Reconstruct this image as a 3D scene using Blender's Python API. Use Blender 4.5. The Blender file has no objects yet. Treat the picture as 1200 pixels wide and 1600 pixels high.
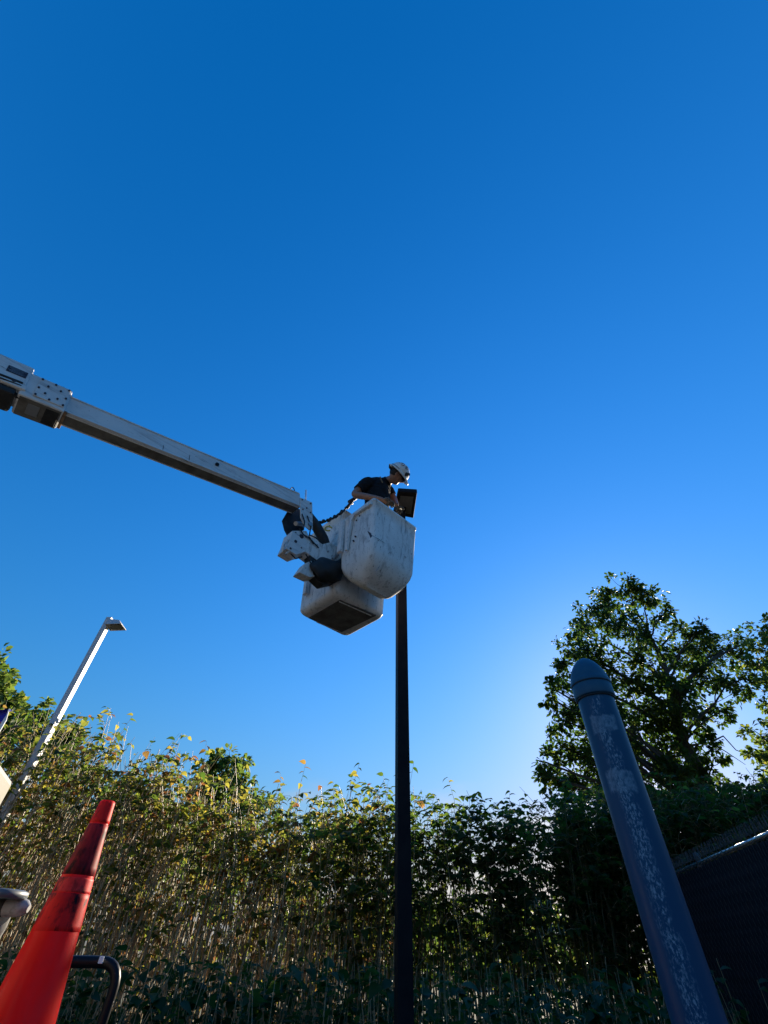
import bpy, bmesh, math, random
import numpy as np
from mathutils import Vector, Matrix, Quaternion

random.seed(11)
rng = np.random.default_rng(11)
scene = bpy.context.scene
col = scene.collection
R = math.radians

# ------------------------------------------------------------------ camera
F = 680.0                                   # focal length in pixels of a 1200 x 1600 frame
CAM = np.array([0.0, 0.0, 1.0])
_zen = np.array([22.0, 670.0, F]); _zen /= np.linalg.norm(_zen)
_fw = np.array([0.0, 0.0, 1.0])
_Y = _fw - _zen * _zen.dot(_fw); _Y /= np.linalg.norm(_Y)
_X = np.cross(_zen, _Y); _X *= np.sign(_X[0])
RM = np.array([_X, _Y, _zen])               # camera (right, up, forward) -> world

def ray(x, y): return RM @ np.array([(x - 600) / F, (800 - y) / F, 1.0])
def px(x, y, z): return Vector(CAM + ray(x, y) * z)             # point at a given depth
def pxY(x, y, Y): r = ray(x, y); return Vector(CAM + r * (Y / r[1]))
def pxH(x, y, h): r = ray(x, y); return Vector(CAM + r * ((h - CAM[2]) / r[2]))
def pxP(x, y, P, n):                                            # point on a plane in the place
    r = Vector(ray(x, y)); c = Vector(CAM)
    return c + r * ((P - c).dot(n) / r.dot(n))

cd = bpy.data.cameras.new('camera')
cam = bpy.data.objects.new('camera', cd); col.objects.link(cam)
right, up, fwd = Vector(RM[:, 0]), Vector(RM[:, 1]), Vector(RM[:, 2])
mw = Matrix((right, up, -fwd)).transposed().to_4x4()
mw.translation = Vector(CAM)
cam.matrix_world = mw
cd.sensor_fit = 'VERTICAL'; cd.sensor_height = 32.0; cd.lens = 32.0 * F / 1600.0
cd.clip_start = 0.02; cd.clip_end = 3000
scene.camera = cam

# ------------------------------------------------------------------ sky and sun
SUN_AZ, SUN_EL = 28.5, 20.5                   # azimuth clockwise from +Y
world = bpy.data.worlds.new('World'); scene.world = world; world.use_nodes = True
nt = world.node_tree; nt.nodes.clear()
w_out = nt.nodes.new('ShaderNodeOutputWorld'); w_bg = nt.nodes.new('ShaderNodeBackground')
sky = nt.nodes.new('ShaderNodeTexSky'); sky.sky_type = 'NISHITA'; sky.sun_disc = False
sky.sun_elevation = R(SUN_EL); sky.sun_rotation = R(SUN_AZ)
sky.altitude = 600; sky.air_density = 2.7; sky.dust_density = 0.45; sky.ozone_density = 4.0
# the phone's colour grading of the whole sky: one power curve per channel
gs = nt.nodes.new('ShaderNodeSeparateColor'); gc = nt.nodes.new('ShaderNodeCombineColor')
nt.links.new(sky.outputs[0], gs.inputs[0])
for i, (k, e, bp) in enumerate(((0.0360, 1.72, 0.020), (0.228, 0.99, 0.0), (0.59, 0.91, 0.0))):
    p1 = nt.nodes.new('ShaderNodeMath'); p1.operation = 'POWER'; p1.inputs[1].default_value = e
    p2 = nt.nodes.new('ShaderNodeMath'); p2.operation = 'MULTIPLY'; p2.inputs[1].default_value = k
    nt.links.new(gs.outputs[i], p1.inputs[0]); nt.links.new(p1.outputs[0], p2.inputs[0]); p3 = nt.nodes.new('ShaderNodeMath'); p3.operation = 'MINIMUM'; p3.inputs[1].default_value = 5.0
    p4 = nt.nodes.new('ShaderNodeMath'); p4.operation = 'SUBTRACT'; p4.inputs[1].default_value = bp; p4.use_clamp = False
    p5 = nt.nodes.new('ShaderNodeMath'); p5.operation = 'MAXIMUM'; p5.inputs[1].default_value = 0.001
    nt.links.new(p2.outputs[0], p4.inputs[0]); nt.links.new(p4.outputs[0], p5.inputs[0]); nt.links.new(p5.outputs[0], p3.inputs[0]); nt.links.new(p3.outputs[0], gc.inputs[i])
# a few thin clouds low over the horizon
tc = nt.nodes.new('ShaderNodeTexCoord'); sep = nt.nodes.new('ShaderNodeSeparateXYZ')
nt.links.new(tc.outputs['Generated'], sep.inputs[0])
mp = nt.nodes.new('ShaderNodeMapping'); mp.inputs['Scale'].default_value = (5, 5, 16)
nt.links.new(tc.outputs['Generated'], mp.inputs[0])
cn = nt.nodes.new('ShaderNodeTexNoise'); cn.inputs['Scale'].default_value = 1.6; cn.inputs['Detail'].default_value = 7
nt.links.new(mp.outputs[0], cn.inputs['Vector'])
cr = nt.nodes.new('ShaderNodeMapRange'); cr.inputs[1].default_value = 0.50; cr.inputs[2].default_value = 0.70
nt.links.new(cn.outputs[0], cr.inputs[0])
er = nt.nodes.new('ShaderNodeMapRange'); er.inputs[1].default_value = 0.15; er.inputs[2].default_value = 0.24
er.inputs[3].default_value = 1.0; er.inputs[4].default_value = 0.0
nt.links.new(sep.outputs[2], er.inputs[0])
cm = nt.nodes.new('ShaderNodeMath'); cm.operation = 'MULTIPLY'
nt.links.new(cr.outputs[0], cm.inputs[0]); nt.links.new(er.outputs[0], cm.inputs[1])
hz = nt.nodes.new('ShaderNodeMapRange'); hz.inputs[1].default_value = 0.02; hz.inputs[2].default_value = 0.20; hz.inputs[3].default_value = 0.95; hz.inputs[4].default_value = 0.0
nt.links.new(sep.outputs[2], hz.inputs[0])                      # white horizon haze
cm2 = nt.nodes.new('ShaderNodeMath'); cm2.operation = 'MAXIMUM'
nt.links.new(cm.outputs[0], cm2.inputs[0]); nt.links.new(hz.outputs[0], cm2.inputs[1])
bw = nt.nodes.new('ShaderNodeRGBToBW'); nt.links.new(gc.outputs[0], bw.inputs[0])
cb = nt.nodes.new('ShaderNodeVectorMath'); cb.operation = 'SCALE'; cb.inputs['Scale'].default_value = 1.2
cc = nt.nodes.new('ShaderNodeCombineXYZ')
for i in range(3): nt.links.new(bw.outputs[0], cc.inputs[i])
nt.links.new(cc.outputs[0], cb.inputs[0])
mx = nt.nodes.new('ShaderNodeMix'); mx.data_type = 'RGBA'
nt.links.new(cm2.outputs[0], mx.inputs[0]); nt.links.new(gc.outputs[0], mx.inputs[6]); nt.links.new(cb.outputs[0], mx.inputs[7])
nt.links.new(mx.outputs[2], w_bg.inputs[0]); nt.links.new(w_bg.outputs[0], w_out.inputs[0])
w_bg.inputs[1].default_value = 0.15

sd = bpy.data.lights.new('sun', 'SUN'); sd.energy = 5.0; sd.angle = R(0.5); sd.color = (1.0, 0.86, 0.66)
sun = bpy.data.objects.new('sun', sd); col.objects.link(sun)
sdir = Vector((math.sin(R(SUN_AZ)) * math.cos(R(SUN_EL)), math.cos(R(SUN_AZ)) * math.cos(R(SUN_EL)), math.sin(R(SUN_EL))))
sun.rotation_euler = sdir.to_track_quat('Z', 'Y').to_euler()
sun.location = (0, 0, 20)

vs = scene.view_settings
vs.view_transform = 'Standard'; vs.look = 'None'; vs.exposure = 1.4; vs.gamma = 1.0; vs.use_curve_mapping = False
scene.cycles.max_bounces = 6; scene.cycles.transparent_max_bounces = 6
scene.cycles.use_denoising = True

# ------------------------------------------------------------------ helpers
class MB:
    """collects shapes; build() links them as one mesh object"""
    def __init__(s): s.v = []; s.f = []; s.m = []; s.sm = []
    def add(s, verts, faces, mi=0, smooth=False):
        o = len(s.v); s.v += [tuple(v) for v in verts]
        for f in faces: s.f.append(tuple(i + o for i in f)); s.m.append(mi); s.sm.append(smooth)
    def box(s, c, ex, ey, ez, mi=0, bev=0.0):
        c = Vector(c); ex, ey, ez = Vector(ex), Vector(ey), Vector(ez)
        if bev <= 0:
            vs_ = [c + ex * a + ey * b + ez * d for a in (-1, 1) for b in (-1, 1) for d in (-1, 1)]
            fs = [(0, 1, 3, 2), (4, 6, 7, 5), (0, 4, 5, 1), (2, 3, 7, 6), (0, 2, 6, 4), (1, 5, 7, 3)]
            s.add(vs_, fs, mi); return
        bm = bmesh.new(); bmesh.ops.create_cube(bm, size=2)
        for v in bm.verts: v.co = ex * v.co.x + ey * v.co.y + ez * v.co.z
        bm.normal_update()
        bmesh.ops.bevel(bm, geom=bm.edges[:], offset=bev, segments=2, affect='EDGES', profile=0.6)
        s.bm(bm, c, mi, False)
    def bm(s, bm, off=Vector((0, 0, 0)), mi=0, smooth=True):
        bm.verts.index_update()
        s.add([v.co + off for v in bm.verts], [[v.index for v in f.verts] for f in bm.faces], mi, smooth); bm.free()
    def tube(s, pts, rad, n=8, mi=0, caps=True, smooth=True):
        pts = [Vector(p) for p in pts]
        if not hasattr(rad, '__len__'): rad = [rad] * len(pts)
        rings = []; prev = None
        for i, p in enumerate(pts):
            t = (pts[min(i + 1, len(pts) - 1)] - pts[max(i - 1, 0)]).normalized()
            if prev is None: a = t.orthogonal().normalized()
            else:
                a = prev - t * prev.dot(t)
                a = a.normalized() if a.length > 1e-6 else t.orthogonal().normalized()
            prev = a; b = t.cross(a)
            rings.append([p + (a * math.cos(2 * math.pi * k / n) + b * math.sin(2 * math.pi * k / n)) * rad[i] for k in range(n)])
        vs_ = [v for r_ in rings for v in r_]; fs = []
        for i in range(len(pts) - 1):
            for k in range(n): fs.append((i * n + k, i * n + (k + 1) % n, (i + 1) * n + (k + 1) % n, (i + 1) * n + k))
        s.add(vs_, fs, mi, smooth)
        if caps:
            s.add(rings[0], [tuple(range(n - 1, -1, -1))], mi); s.add(rings[-1], [tuple(range(n))], mi)
    def lathe(s, c, prof, n=32, mi=0, smooth=True, cap0=False, cap1=False):
        c = Vector(c); vs_ = []; fs = []
        for r_, z in prof:
            for k in range(n):
                a = 2 * math.pi * k / n; vs_.append(c + Vector((r_ * math.cos(a), r_ * math.sin(a), z)))
        for i in range(len(prof) - 1):
            for k in range(n): fs.append((i * n + k, i * n + (k + 1) % n, (i + 1) * n + (k + 1) % n, (i + 1) * n + k))
        s.add(vs_, fs, mi, smooth)
        if cap0: s.add(vs_[:n], [tuple(range(n - 1, -1, -1))], mi)
        if cap1: s.add(vs_[-n:], [tuple(range(n))], mi)
    def plate(s, poly, th, mi=0):
        """polygon of points extruded by the vector th"""
        n = len(poly); a = [Vector(p) for p in poly]; b = [p + th for p in a]
        s.add(a + b, [tuple(range(n - 1, -1, -1)), tuple(range(n, 2 * n))] + [(k, (k + 1) % n, n + (k + 1) % n, n + k) for k in range(n)], mi)
    def build(s, name, mat, parent=None, world=True, mats=None, bevel=0.0):
        me = bpy.data.meshes.new(name)
        vv = s.v
        if parent is not None and world:
            inv = WM[parent.name].inverted(); vv = [tuple(inv @ Vector(v)) for v in vv]
        me.from_pydata(vv, [], s.f)
        for m in (mats or [mat]): me.materials.append(m)
        me.polygons.foreach_set('material_index', s.m); me.polygons.foreach_set('use_smooth', s.sm)
        me.update()
        b = bmesh.new(); b.from_mesh(me); bmesh.ops.recalc_face_normals(b, faces=b.faces[:]); b.to_mesh(me); b.free()
        o = bpy.data.objects.new(name, me); col.objects.link(o)
        if bevel:
            md = o.modifiers.new('bevel', 'BEVEL'); md.width = bevel; md.segments = 2; md.limit_method = 'ANGLE'; md.angle_limit = R(40)
        if parent is not None: o.parent = parent; WM[o.name] = WM[parent.name].copy()
        else: WM[o.name] = Matrix.Identity(4)
        return o

WM = {}
def empty(name, loc=(0, 0, 0), rz=0.0):
    o = bpy.data.objects.new(name, None); col.objects.link(o)
    o.location = loc; o.rotation_euler = (0, 0, rz); o.empty_display_size = 0.1
    WM[o.name] = Matrix.Translation(Vector(loc)) @ Matrix.Rotation(rz, 4, 'Z')
    return o
def tag(o, label=None, cat=None, group=None, kind=None):
    if label: o['label'] = label
    if cat: o['category'] = cat
    if group: o['group'] = group
    if kind: o['kind'] = kind
    return o

# ------------------------------------------------------------------ materials
def mat(name, base, rough=0.6, metal=0.0, spec=0.5, noise=None, bump=None, layers=(), coat=0.0, rot=0.0):
    """noise=(scale, colour2, lo, hi); layers=[(scale, detail, colour, lo, hi, stretch)], bump=(scale, strength)"""
    m = bpy.data.materials.new(name); m.use_nodes = True; t = m.node_tree; b = t.nodes['Principled BSDF']
    b.inputs['Base Color'].default_value = (*base, 1); b.inputs['Roughness'].default_value = rough
    b.inputs['Metallic'].default_value = metal; b.inputs['Specular IOR Level'].default_value = spec
    if coat: b.inputs['Coat Weight'].default_value = coat; b.inputs['Coat Roughness'].default_value = 0.2
    co = t.nodes.new('ShaderNodeTexCoord'); last = None
    ls = list(layers)
    if noise: ls.insert(0, (noise[0], 4, noise[1], noise[2], noise[3], (1, 1, 1)))
    for i, (sc, det, c2, lo, hi, st) in enumerate(ls):
        mpn = t.nodes.new('ShaderNodeMapping'); mpn.inputs['Scale'].default_value = st
        mpn.inputs['Location'].default_value = (i * 3.7, i * 1.3, i * 2.1)
        if rot:
            pre = t.nodes.new('ShaderNodeMapping'); pre.inputs['Rotation'].default_value = (0, 0, rot)
            t.links.new(co.outputs['Object'], pre.inputs[0]); t.links.new(pre.outputs[0], mpn.inputs[0])
        else: t.links.new(co.outputs['Object'], mpn.inputs[0])
        n = t.nodes.new('ShaderNodeTexNoise'); n.inputs['Scale'].default_value = sc; n.inputs['Detail'].default_value = det
        n.inputs['Roughness'].default_value = 0.65
        t.links.new(mpn.outputs[0], n.inputs['Vector'])
        mr = t.nodes.new('ShaderNodeMapRange'); mr.inputs[1].default_value = lo; mr.inputs[2].default_value = hi
        t.links.new(n.outputs[0], mr.inputs[0])
        mxn = t.nodes.new('ShaderNodeMix'); mxn.data_type = 'RGBA'
        t.links.new(mr.outputs[0], mxn.inputs[0])
        if last: t.links.new(last, mxn.inputs[6])
        else: mxn.inputs[6].default_value = (*base, 1)
        mxn.inputs[7].default_value = (*c2, 1); last = mxn.outputs[2]
    if last: t.links.new(last, b.inputs['Base Color'])
    if bump:
        n = t.nodes.new('ShaderNodeTexNoise'); n.inputs['Scale'].default_value = bump[0]; n.inputs['Detail'].default_value = 6
        t.links.new(co.outputs['Object'], n.inputs['Vector'])
        bp = t.nodes.new('ShaderNodeBump'); bp.inputs['Strength'].default_value = bump[1]; bp.inputs['Distance'].default_value = 0.01
        t.links.new(n.outputs[0], bp.inputs['Height']); t.links.new(bp.outputs[0], b.inputs['Normal'])
    return m

def leaf_mat(name, cols, trans, tw=0.45, rough=0.45, spec=0.4):
    m = bpy.data.materials.new(name); m.use_nodes = True; t = m.node_tree; b = t.nodes['Principled BSDF']
    at = t.nodes.new('ShaderNodeAttribute'); at.attribute_name = 'rnd'
    rp = t.nodes.new('ShaderNodeValToRGB'); rp.color_ramp.interpolation = 'LINEAR'
    e = rp.color_ramp.elements
    while len(e) < len(cols): e.new(0.5)
    for i, (p, c) in enumerate(cols): e[i].position = p; e[i].color = (*c, 1)
    t.links.new(at.outputs['Fac'], rp.inputs[0])
    rp2 = t.nodes.new('ShaderNodeValToRGB'); e = rp2.color_ramp.elements
    while len(e) < len(trans): e.new(0.5)
    for i, (p, c) in enumerate(trans): e[i].position = p; e[i].color = (*c, 1)
    t.links.new(at.outputs['Fac'], rp2.inputs[0])
    b.inputs['Roughness'].default_value = rough; b.inputs['Specular IOR Level'].default_value = spec
    tr = t.nodes.new('ShaderNodeBsdfTranslucent'); ms = t.nodes.new('ShaderNodeMixShader'); ms.inputs[0].default_value = tw
    t.links.new(rp.outputs[0], b.inputs['Base Color']); t.links.new(rp2.outputs[0], tr.inputs[0])
    t.links.new(b.outputs[0], ms.inputs[1]); t.links.new(tr.outputs[0], ms.inputs[2])
    t.links.new(ms.outputs[0], t.nodes['Material Output'].inputs[0])
    return m

M = {}
M['ground'] = mat('ground_soil', (0.06, 0.05, 0.03), 0.95, noise=(1.2, (0.04, 0.05, 0.018), 0.4, 0.6), bump=(20, 0.5))
M['asphalt'] = mat('asphalt', (0.05, 0.05, 0.052), 0.9, noise=(60, (0.085, 0.085, 0.08), 0.45, 0.7), bump=(150, 0.6))
M['fibre'] = mat('weathered_white_fibreglass', (0.80, 0.79, 0.76), 0.55, spec=0.3, layers=[
    (2.0, 6, (0.64, 0.63, 0.60), 0.40, 0.66, (1, 1, 1)), (26, 8, (0.28, 0.28, 0.27), 0.53, 0.74, (1, 1, 0.2)), (7, 10, (0.20, 0.20, 0.195), 0.56, 0.78, (1, 1, 0.8)),
    (70, 6, (0.12, 0.12, 0.12), 0.61, 0.68, (1, 1, 0.5)), (34, 8, (0.10, 0.10, 0.10), 0.645, 0.70, (1, 1, 0.25))], bump=(14, 0.15))
M['boom'] = mat('boom_white_paint', (0.72, 0.72, 0.70), 0.45, spec=0.3, rot=R(-39.5), layers=[
    (2.5, 5, (0.58, 0.57, 0.55), 0.45, 0.7, (1, 1, 1)), (30, 6, (0.30, 0.29, 0.28), 0.55, 0.78, (0.06, 1, 1)),
    (60, 5, (0.16, 0.155, 0.15), 0.62, 0.72, (0.12, 1, 1)), (45, 4, (0.10, 0.10, 0.10), 0.70, 0.74, (1, 1, 1))], bump=(30, 0.06))
M['cream'] = mat('cream_white_paint', (0.27, 0.255, 0.22), 0.4, noise=(6, (0.245, 0.23, 0.195), 0.5, 0.8))
M['grime_shade'] = mat('grimy_shaded_panel', (0.16, 0.155, 0.14), 0.8, spec=0.2, noise=(8, (0.09, 0.085, 0.075), 0.4, 0.65))  # dirt and underside shade put together into one dark colour
M['steel'] = mat('worn_grey_steel', (0.32, 0.33, 0.34), 0.45, 0.6, noise=(12, (0.18, 0.17, 0.16), 0.5, 0.7))
M['zinc'] = mat('galvanised_steel', (0.55, 0.56, 0.57), 0.38, 0.85, noise=(25, (0.40, 0.41, 0.42), 0.45, 0.65))
M['rail'] = mat('polished_galvanised_rail', (0.7, 0.7, 0.7), 0.22, 0.9, noise=(40, (0.5, 0.5, 0.5), 0.45, 0.65))
M['plate'] = mat('blue_grey_plate', (0.07, 0.09, 0.11), 0.45, noise=(20, (0.11, 0.13, 0.15), 0.4, 0.65))
M['barpaint'] = mat('scuffed_white_bar', (0.30, 0.30, 0.30), 0.45, noise=(30, (0.16, 0.16, 0.16), 0.5, 0.68))
M['black'] = mat('black_rubber', (0.012, 0.012, 0.013), 0.6, noise=(15, (0.03, 0.03, 0.03), 0.5, 0.7), bump=(40, 0.2))
M['blackpaint'] = mat('black_gloss_paint', (0.008, 0.008, 0.010), 0.4, spec=0.2, layers=[(45, 4, (0.5, 0.5, 0.5), 0.70, 0.72, (1, 1, 1))])
M['bronze'] = mat('dark_bronze_paint', (0.008, 0.007, 0.009), 0.55, spec=0.1, noise=(8, (0.013, 0.011, 0.012), 0.4, 0.6))
M['lens'] = mat('frosted_lamp_lens', (0.06, 0.06, 0.065), 0.3, noise=(20, (0.09, 0.09, 0.09), 0.4, 0.7))
M['polewhite'] = mat('aluminium_lamp_post', (0.46, 0.46, 0.46), 0.4, 0.0, noise=(5, (0.42, 0.42, 0.42), 0.45, 0.7))
M['yellow'] = mat('yellow_paint', (0.55, 0.42, 0.06), 0.4, noise=(30, (0.4, 0.3, 0.05), 0.5, 0.7))
M['shirt'] = mat('black_cotton', (0.010, 0.010, 0.012), 0.9, spec=0.2, bump=(60, 0.4))
M['trousers'] = mat('dark_denim', (0.02, 0.025, 0.04), 0.9, bump=(80, 0.4))
M['skin'] = mat('tanned_skin', (0.33, 0.17, 0.11), 0.5, noise=(30, (0.27, 0.13, 0.085), 0.4, 0.7))
M['glove'] = mat('grey_work_glove', (0.10, 0.09, 0.08), 0.85, noise=(40, (0.3, 0.28, 0.25), 0.55, 0.65), bump=(90, 0.5))
M['helmet'] = mat('white_helmet_plastic', (0.75, 0.76, 0.74), 0.3, layers=[(18, 6, (0.25, 0.24, 0.22), 0.62, 0.72, (1, 1, 1))])
M['sticker'] = mat('white_sticker', (0.8, 0.78, 0.78), 0.5)
M['ink'] = mat('dark_print', (0.03, 0.02, 0.03), 0.6)
M['flower'] = mat('greenish_white_flower', (0.34, 0.38, 0.30), 0.8, noise=(60, (0.24, 0.28, 0.2), .4, .6))
M['hair'] = mat('dark_hair', (0.02, 0.015, 0.012), 0.7)
M['stalk'] = mat('knotweed_stalk', (0.43, 0.315, 0.175), 0.5, layers=[(2.5, 4, (0.24, 0.19, 0.09), 0.4, 0.6, (1, 1, 1)), (30, 4, (0.34, 0.17, 0.10), 0.5, 0.7, (1, 1, 0.3))])
M['shadedstalk'] = mat('shaded_knotweed_stalk', (0.12, 0.105, 0.05), 0.6, spec=0.2, layers=[(2.5, 4, (0.06, 0.065, 0.025), 0.4, 0.6, (1, 1, 1)), (30, 4, (0.14, 0.07, 0.04), 0.5, 0.7, (1, 1, 0.3))])  # darker copy of the stalk colour, with the right side's shade put in
M['bark'] = mat('oak_bark', (0.045, 0.038, 0.03), 0.95, noise=(18, (0.09, 0.08, 0.065), 0.5, 0.7), bump=(30, 1.0))
M['knot'] = leaf_mat('knotweed_leaf', [(0.0, (0.020, 0.042, 0.014)), (0.55, (0.034, 0.060, 0.018)), (0.85, (0.11, 0.11, 0.02)), (1.0, (0.12, 0.06, 0.022))],
                     [(0.0, (0.045, 0.10, 0.015)), (0.30, (0.10, 0.19, 0.025)), (0.55, (0.22, 0.30, 0.04)), (0.85, (0.60, 0.50, 0.07)), (1.0, (0.35, 0.15, 0.05))], 0.5, 0.5, 0.12)
M['weed'] = leaf_mat('weed_leaf', [(0.0, (0.008, 0.034, 0.008)), (0.7, (0.015, 0.048, 0.010)), (1.0, (0.03, 0.065, 0.018))],
                     [(0.0, (0.05, 0.16, 0.03)), (1.0, (0.14, 0.25, 0.04))], 0.3, 0.5, 0.15)
M['oak'] = leaf_mat('oak_leaf', [(0.0, (0.013, 0.028, 0.010)), (0.7, (0.024, 0.042, 0.014)), (1.0, (0.05, 0.065, 0.018))],
                    [(0.0, (0.05, 0.14, 0.02)), (0.7, (0.13, 0.24, 0.03)), (1.0, (0.30, 0.36, 0.05))], 0.30, 0.5, 0.1)
M['leftoak'] = leaf_mat('pale_tree_leaf', [(0.0, (0.04, 0.085, 0.02)), (0.7, (0.07, 0.12, 0.03)), (1.0, (0.12, 0.15, 0.03))],
                    [(0.0, (0.12, 0.22, 0.03)), (0.7, (0.24, 0.33, 0.05)), (1.0, (0.40, 0.38, 0.06))], 0.45, 0.5, 0.2)
M['slat'] = mat('black_fence_slat', (0.007, 0.006, 0.008), 0.7, spec=0.12, noise=(20, (0.02, 0.018, 0.022), 0.4, 0.6))
M['wire'] = mat('brown_coated_wire', (0.035, 0.03, 0.03), 0.5, 0.0, noise=(40, (0.07, 0.05, 0.04), 0.5, 0.7))

def cone_material():
    m = mat('orange_red_cone_plastic', (0.84, 0.014, 0.012), 0.33, spec=0.5, bump=(18, 0.05)); t = m.node_tree; b = t.nodes['Principled BSDF']
    co = t.nodes.new('ShaderNodeTexCoord'); mpn = t.nodes.new('ShaderNodeMapping'); mpn.inputs['Scale'].default_value = (1, 1, 0.22)
    t.links.new(co.outputs['Object'], mpn.inputs[0])
    n = t.nodes.new('ShaderNodeTexNoise'); n.inputs['Scale'].default_value = 22; n.inputs['Detail'].default_value = 5
    t.links.new(mpn.outputs[0], n.inputs['Vector'])
    r_ = t.nodes.new('ShaderNodeMapRange'); r_.inputs[1].default_value = 0.45; r_.inputs[2].default_value = 0.75; r_.inputs[4].default_value = 0.75
    t.links.new(n.outputs[0], r_.inputs[0])
    x = t.nodes.new('ShaderNodeMix'); x.data_type = 'RGBA'; x.inputs[6].default_value = (0.84, 0.014, 0.012, 1); x.inputs[7].default_value = (0.62, 0.04, 0.045, 1)
    t.links.new(r_.outputs[0], x.inputs[0]); t.links.new(x.outputs[2], b.inputs['Base Color'])
    b.inputs['Specular IOR Level'].default_value = 0.22
    tr = t.nodes.new('ShaderNodeBsdfTranslucent'); tr.inputs[0].default_value = (0.85, 0.015, 0.02, 1); ms = t.nodes.new('ShaderNodeMixShader'); ms.inputs[0].default_value = 0.42
    t.links.new(b.outputs[0], ms.inputs[1]); t.links.new(tr.outputs[0], ms.inputs[2]); t.links.new(ms.outputs[0], t.nodes['Material Output'].inputs[0])
    return m
M['cone'] = cone_material()
def collar_material(name, base, dirt, lo, hi):
    m = mat(name, base, 0.5, spec=0.15, layers=[(20, 5, dirt, lo, hi, (1, 1, 0.25)), (40, 6, (0.02, 0.012, 0.012), 0.56, 0.68, (1, 1, 0.5)), (15, 6, (0.03, 0.01, 0.012), 0.53, 0.66, (1, 1, 0.7))], bump=(30, 0.05))
    t = m.node_tree; b = t.nodes['Principled BSDF']; tr = t.nodes.new('ShaderNodeBsdfTranslucent'); ms = t.nodes.new('ShaderNodeMixShader'); ms.inputs[0].default_value = 0.4
    for l in list(t.links):
        if l.to_socket == b.inputs['Base Color']: t.links.new(l.from_socket, tr.inputs[0])
    t.links.new(b.outputs[0], ms.inputs[1]); t.links.new(tr.outputs[0], ms.inputs[2]); t.links.new(ms.outputs[0], t.nodes['Material Output'].inputs[0])
    return m
M['collar_dark'] = collar_material('dirty_upper_collar', (0.50, 0.03, 0.035), (0.12, 0.012, 0.016), 0.45, 0.62)
M['collar_low'] = collar_material('smudged_lower_collar', (0.90, 0.03, 0.025), (0.60, 0.02, 0.02), 0.4, 0.65)
M['collar_pale'] = collar_material('faded_lower_collar', (0.95, 0.09, 0.08), (0.80, 0.05, 0.045), 0.4, 0.65)  # paler band, the collar's own colour

def bollard_material():
    m = mat('blue_gloss_paint', (0.006, 0.060, 0.125), 0.42, spec=0.3, bump=(25, 0.05)); t = m.node_tree; b = t.nodes['Principled BSDF']
    co = t.nodes.new('ShaderNodeTexCoord'); sp = t.nodes.new('ShaderNodeSeparateXYZ'); t.links.new(co.outputs['Object'], sp.inputs[0])
    def mth(op, a, c=None):
        k = t.nodes.new('ShaderNodeMath'); k.operation = op
        for i, v in enumerate((a, c)):
            if v is None: continue
            if isinstance(v, (int, float)): k.inputs[i].default_value = v
            else: t.links.new(v, k.inputs[i])
        return k.outputs[0]
    def mrange(v, a, c, d=0.0, e=1.0):
        k = t.nodes.new('ShaderNodeMapRange'); t.links.new(v, k.inputs[0])
        for i, q in enumerate((a, c, d, e)): k.inputs[i + 1].default_value = q
        return k.outputs[0]
    def nz(scale, st, det=8):
        mpn = t.nodes.new('ShaderNodeMapping'); mpn.inputs['Scale'].default_value = st; t.links.new(co.outputs['Object'], mpn.inputs[0])
        n = t.nodes.new('ShaderNodeTexNoise'); n.inputs['Scale'].default_value = scale; n.inputs['Detail'].default_value = det; n.inputs['Roughness'].default_value = 0.7
        t.links.new(mpn.outputs[0], n.inputs['Vector']); return n.outputs[0]
    ang = mth('ARCTAN2', sp.outputs[1], sp.outputs[0])
    wob = nz(5, (0, 0, 1), 3)
    d1 = mth('ABSOLUTE', mth('SUBTRACT', mth('ADD', ang, mth('MULTIPLY', mth('SUBTRACT', wob, 0.5), 0.7)), -2.05))
    strip = mth('MULTIPLY', mrange(d1, 0.12, 0.55, 1.0, 0.0), mrange(nz(26, (1, 1, 0.3), 4), 0.33, 0.52))
    fleck = mrange(nz(210, (1, 1, 0.5)), 0.49, 0.59)
    s1 = mth('MULTIPLY', mrange(strip, 0.15, 0.9), fleck)
    def patch(z0, h):
        d = mth('ABSOLUTE', mth('SUBTRACT', mth('ADD', sp.outputs[2], mth('MULTIPLY', mth('SUBTRACT', nz(18, (1, 1, 0.5), 4), 0.5), 0.05)), z0))
        return mth('MULTIPLY', mth('MULTIPLY', mrange(d, h * 0.8, h, 1, 0), mrange(d1, 0.6, 0.75, 1, 0)), mrange(nz(120, (1, 1, 0.7)), 0.38, 0.62, 0.2, 1))
    tot = mth('MAXIMUM', mth('MULTIPLY', s1, 0.8), mth('MULTIPLY', mth('MAXIMUM', patch(1.515, 0.028), patch(1.36, 0.03)), 0.6))
    x = t.nodes.new('ShaderNodeMix'); x.data_type = 'RGBA'; x.inputs[6].default_value = (0.006, 0.060, 0.125, 1); x.inputs[7].default_value = (0.34, 0.40, 0.44, 1)
    t.links.new(tot, x.inputs[0]); t.links.new(x.outputs[2], b.inputs['Base Color'])
    return m
M['bollard'] = bollard_material()
M['bollardcap'] = mat('blue_cap_paint', (0.022, 0.085, 0.14), 0.5, spec=0.3, noise=(30, (0.035, 0.10, 0.15), 0.4, 0.65))

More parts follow.
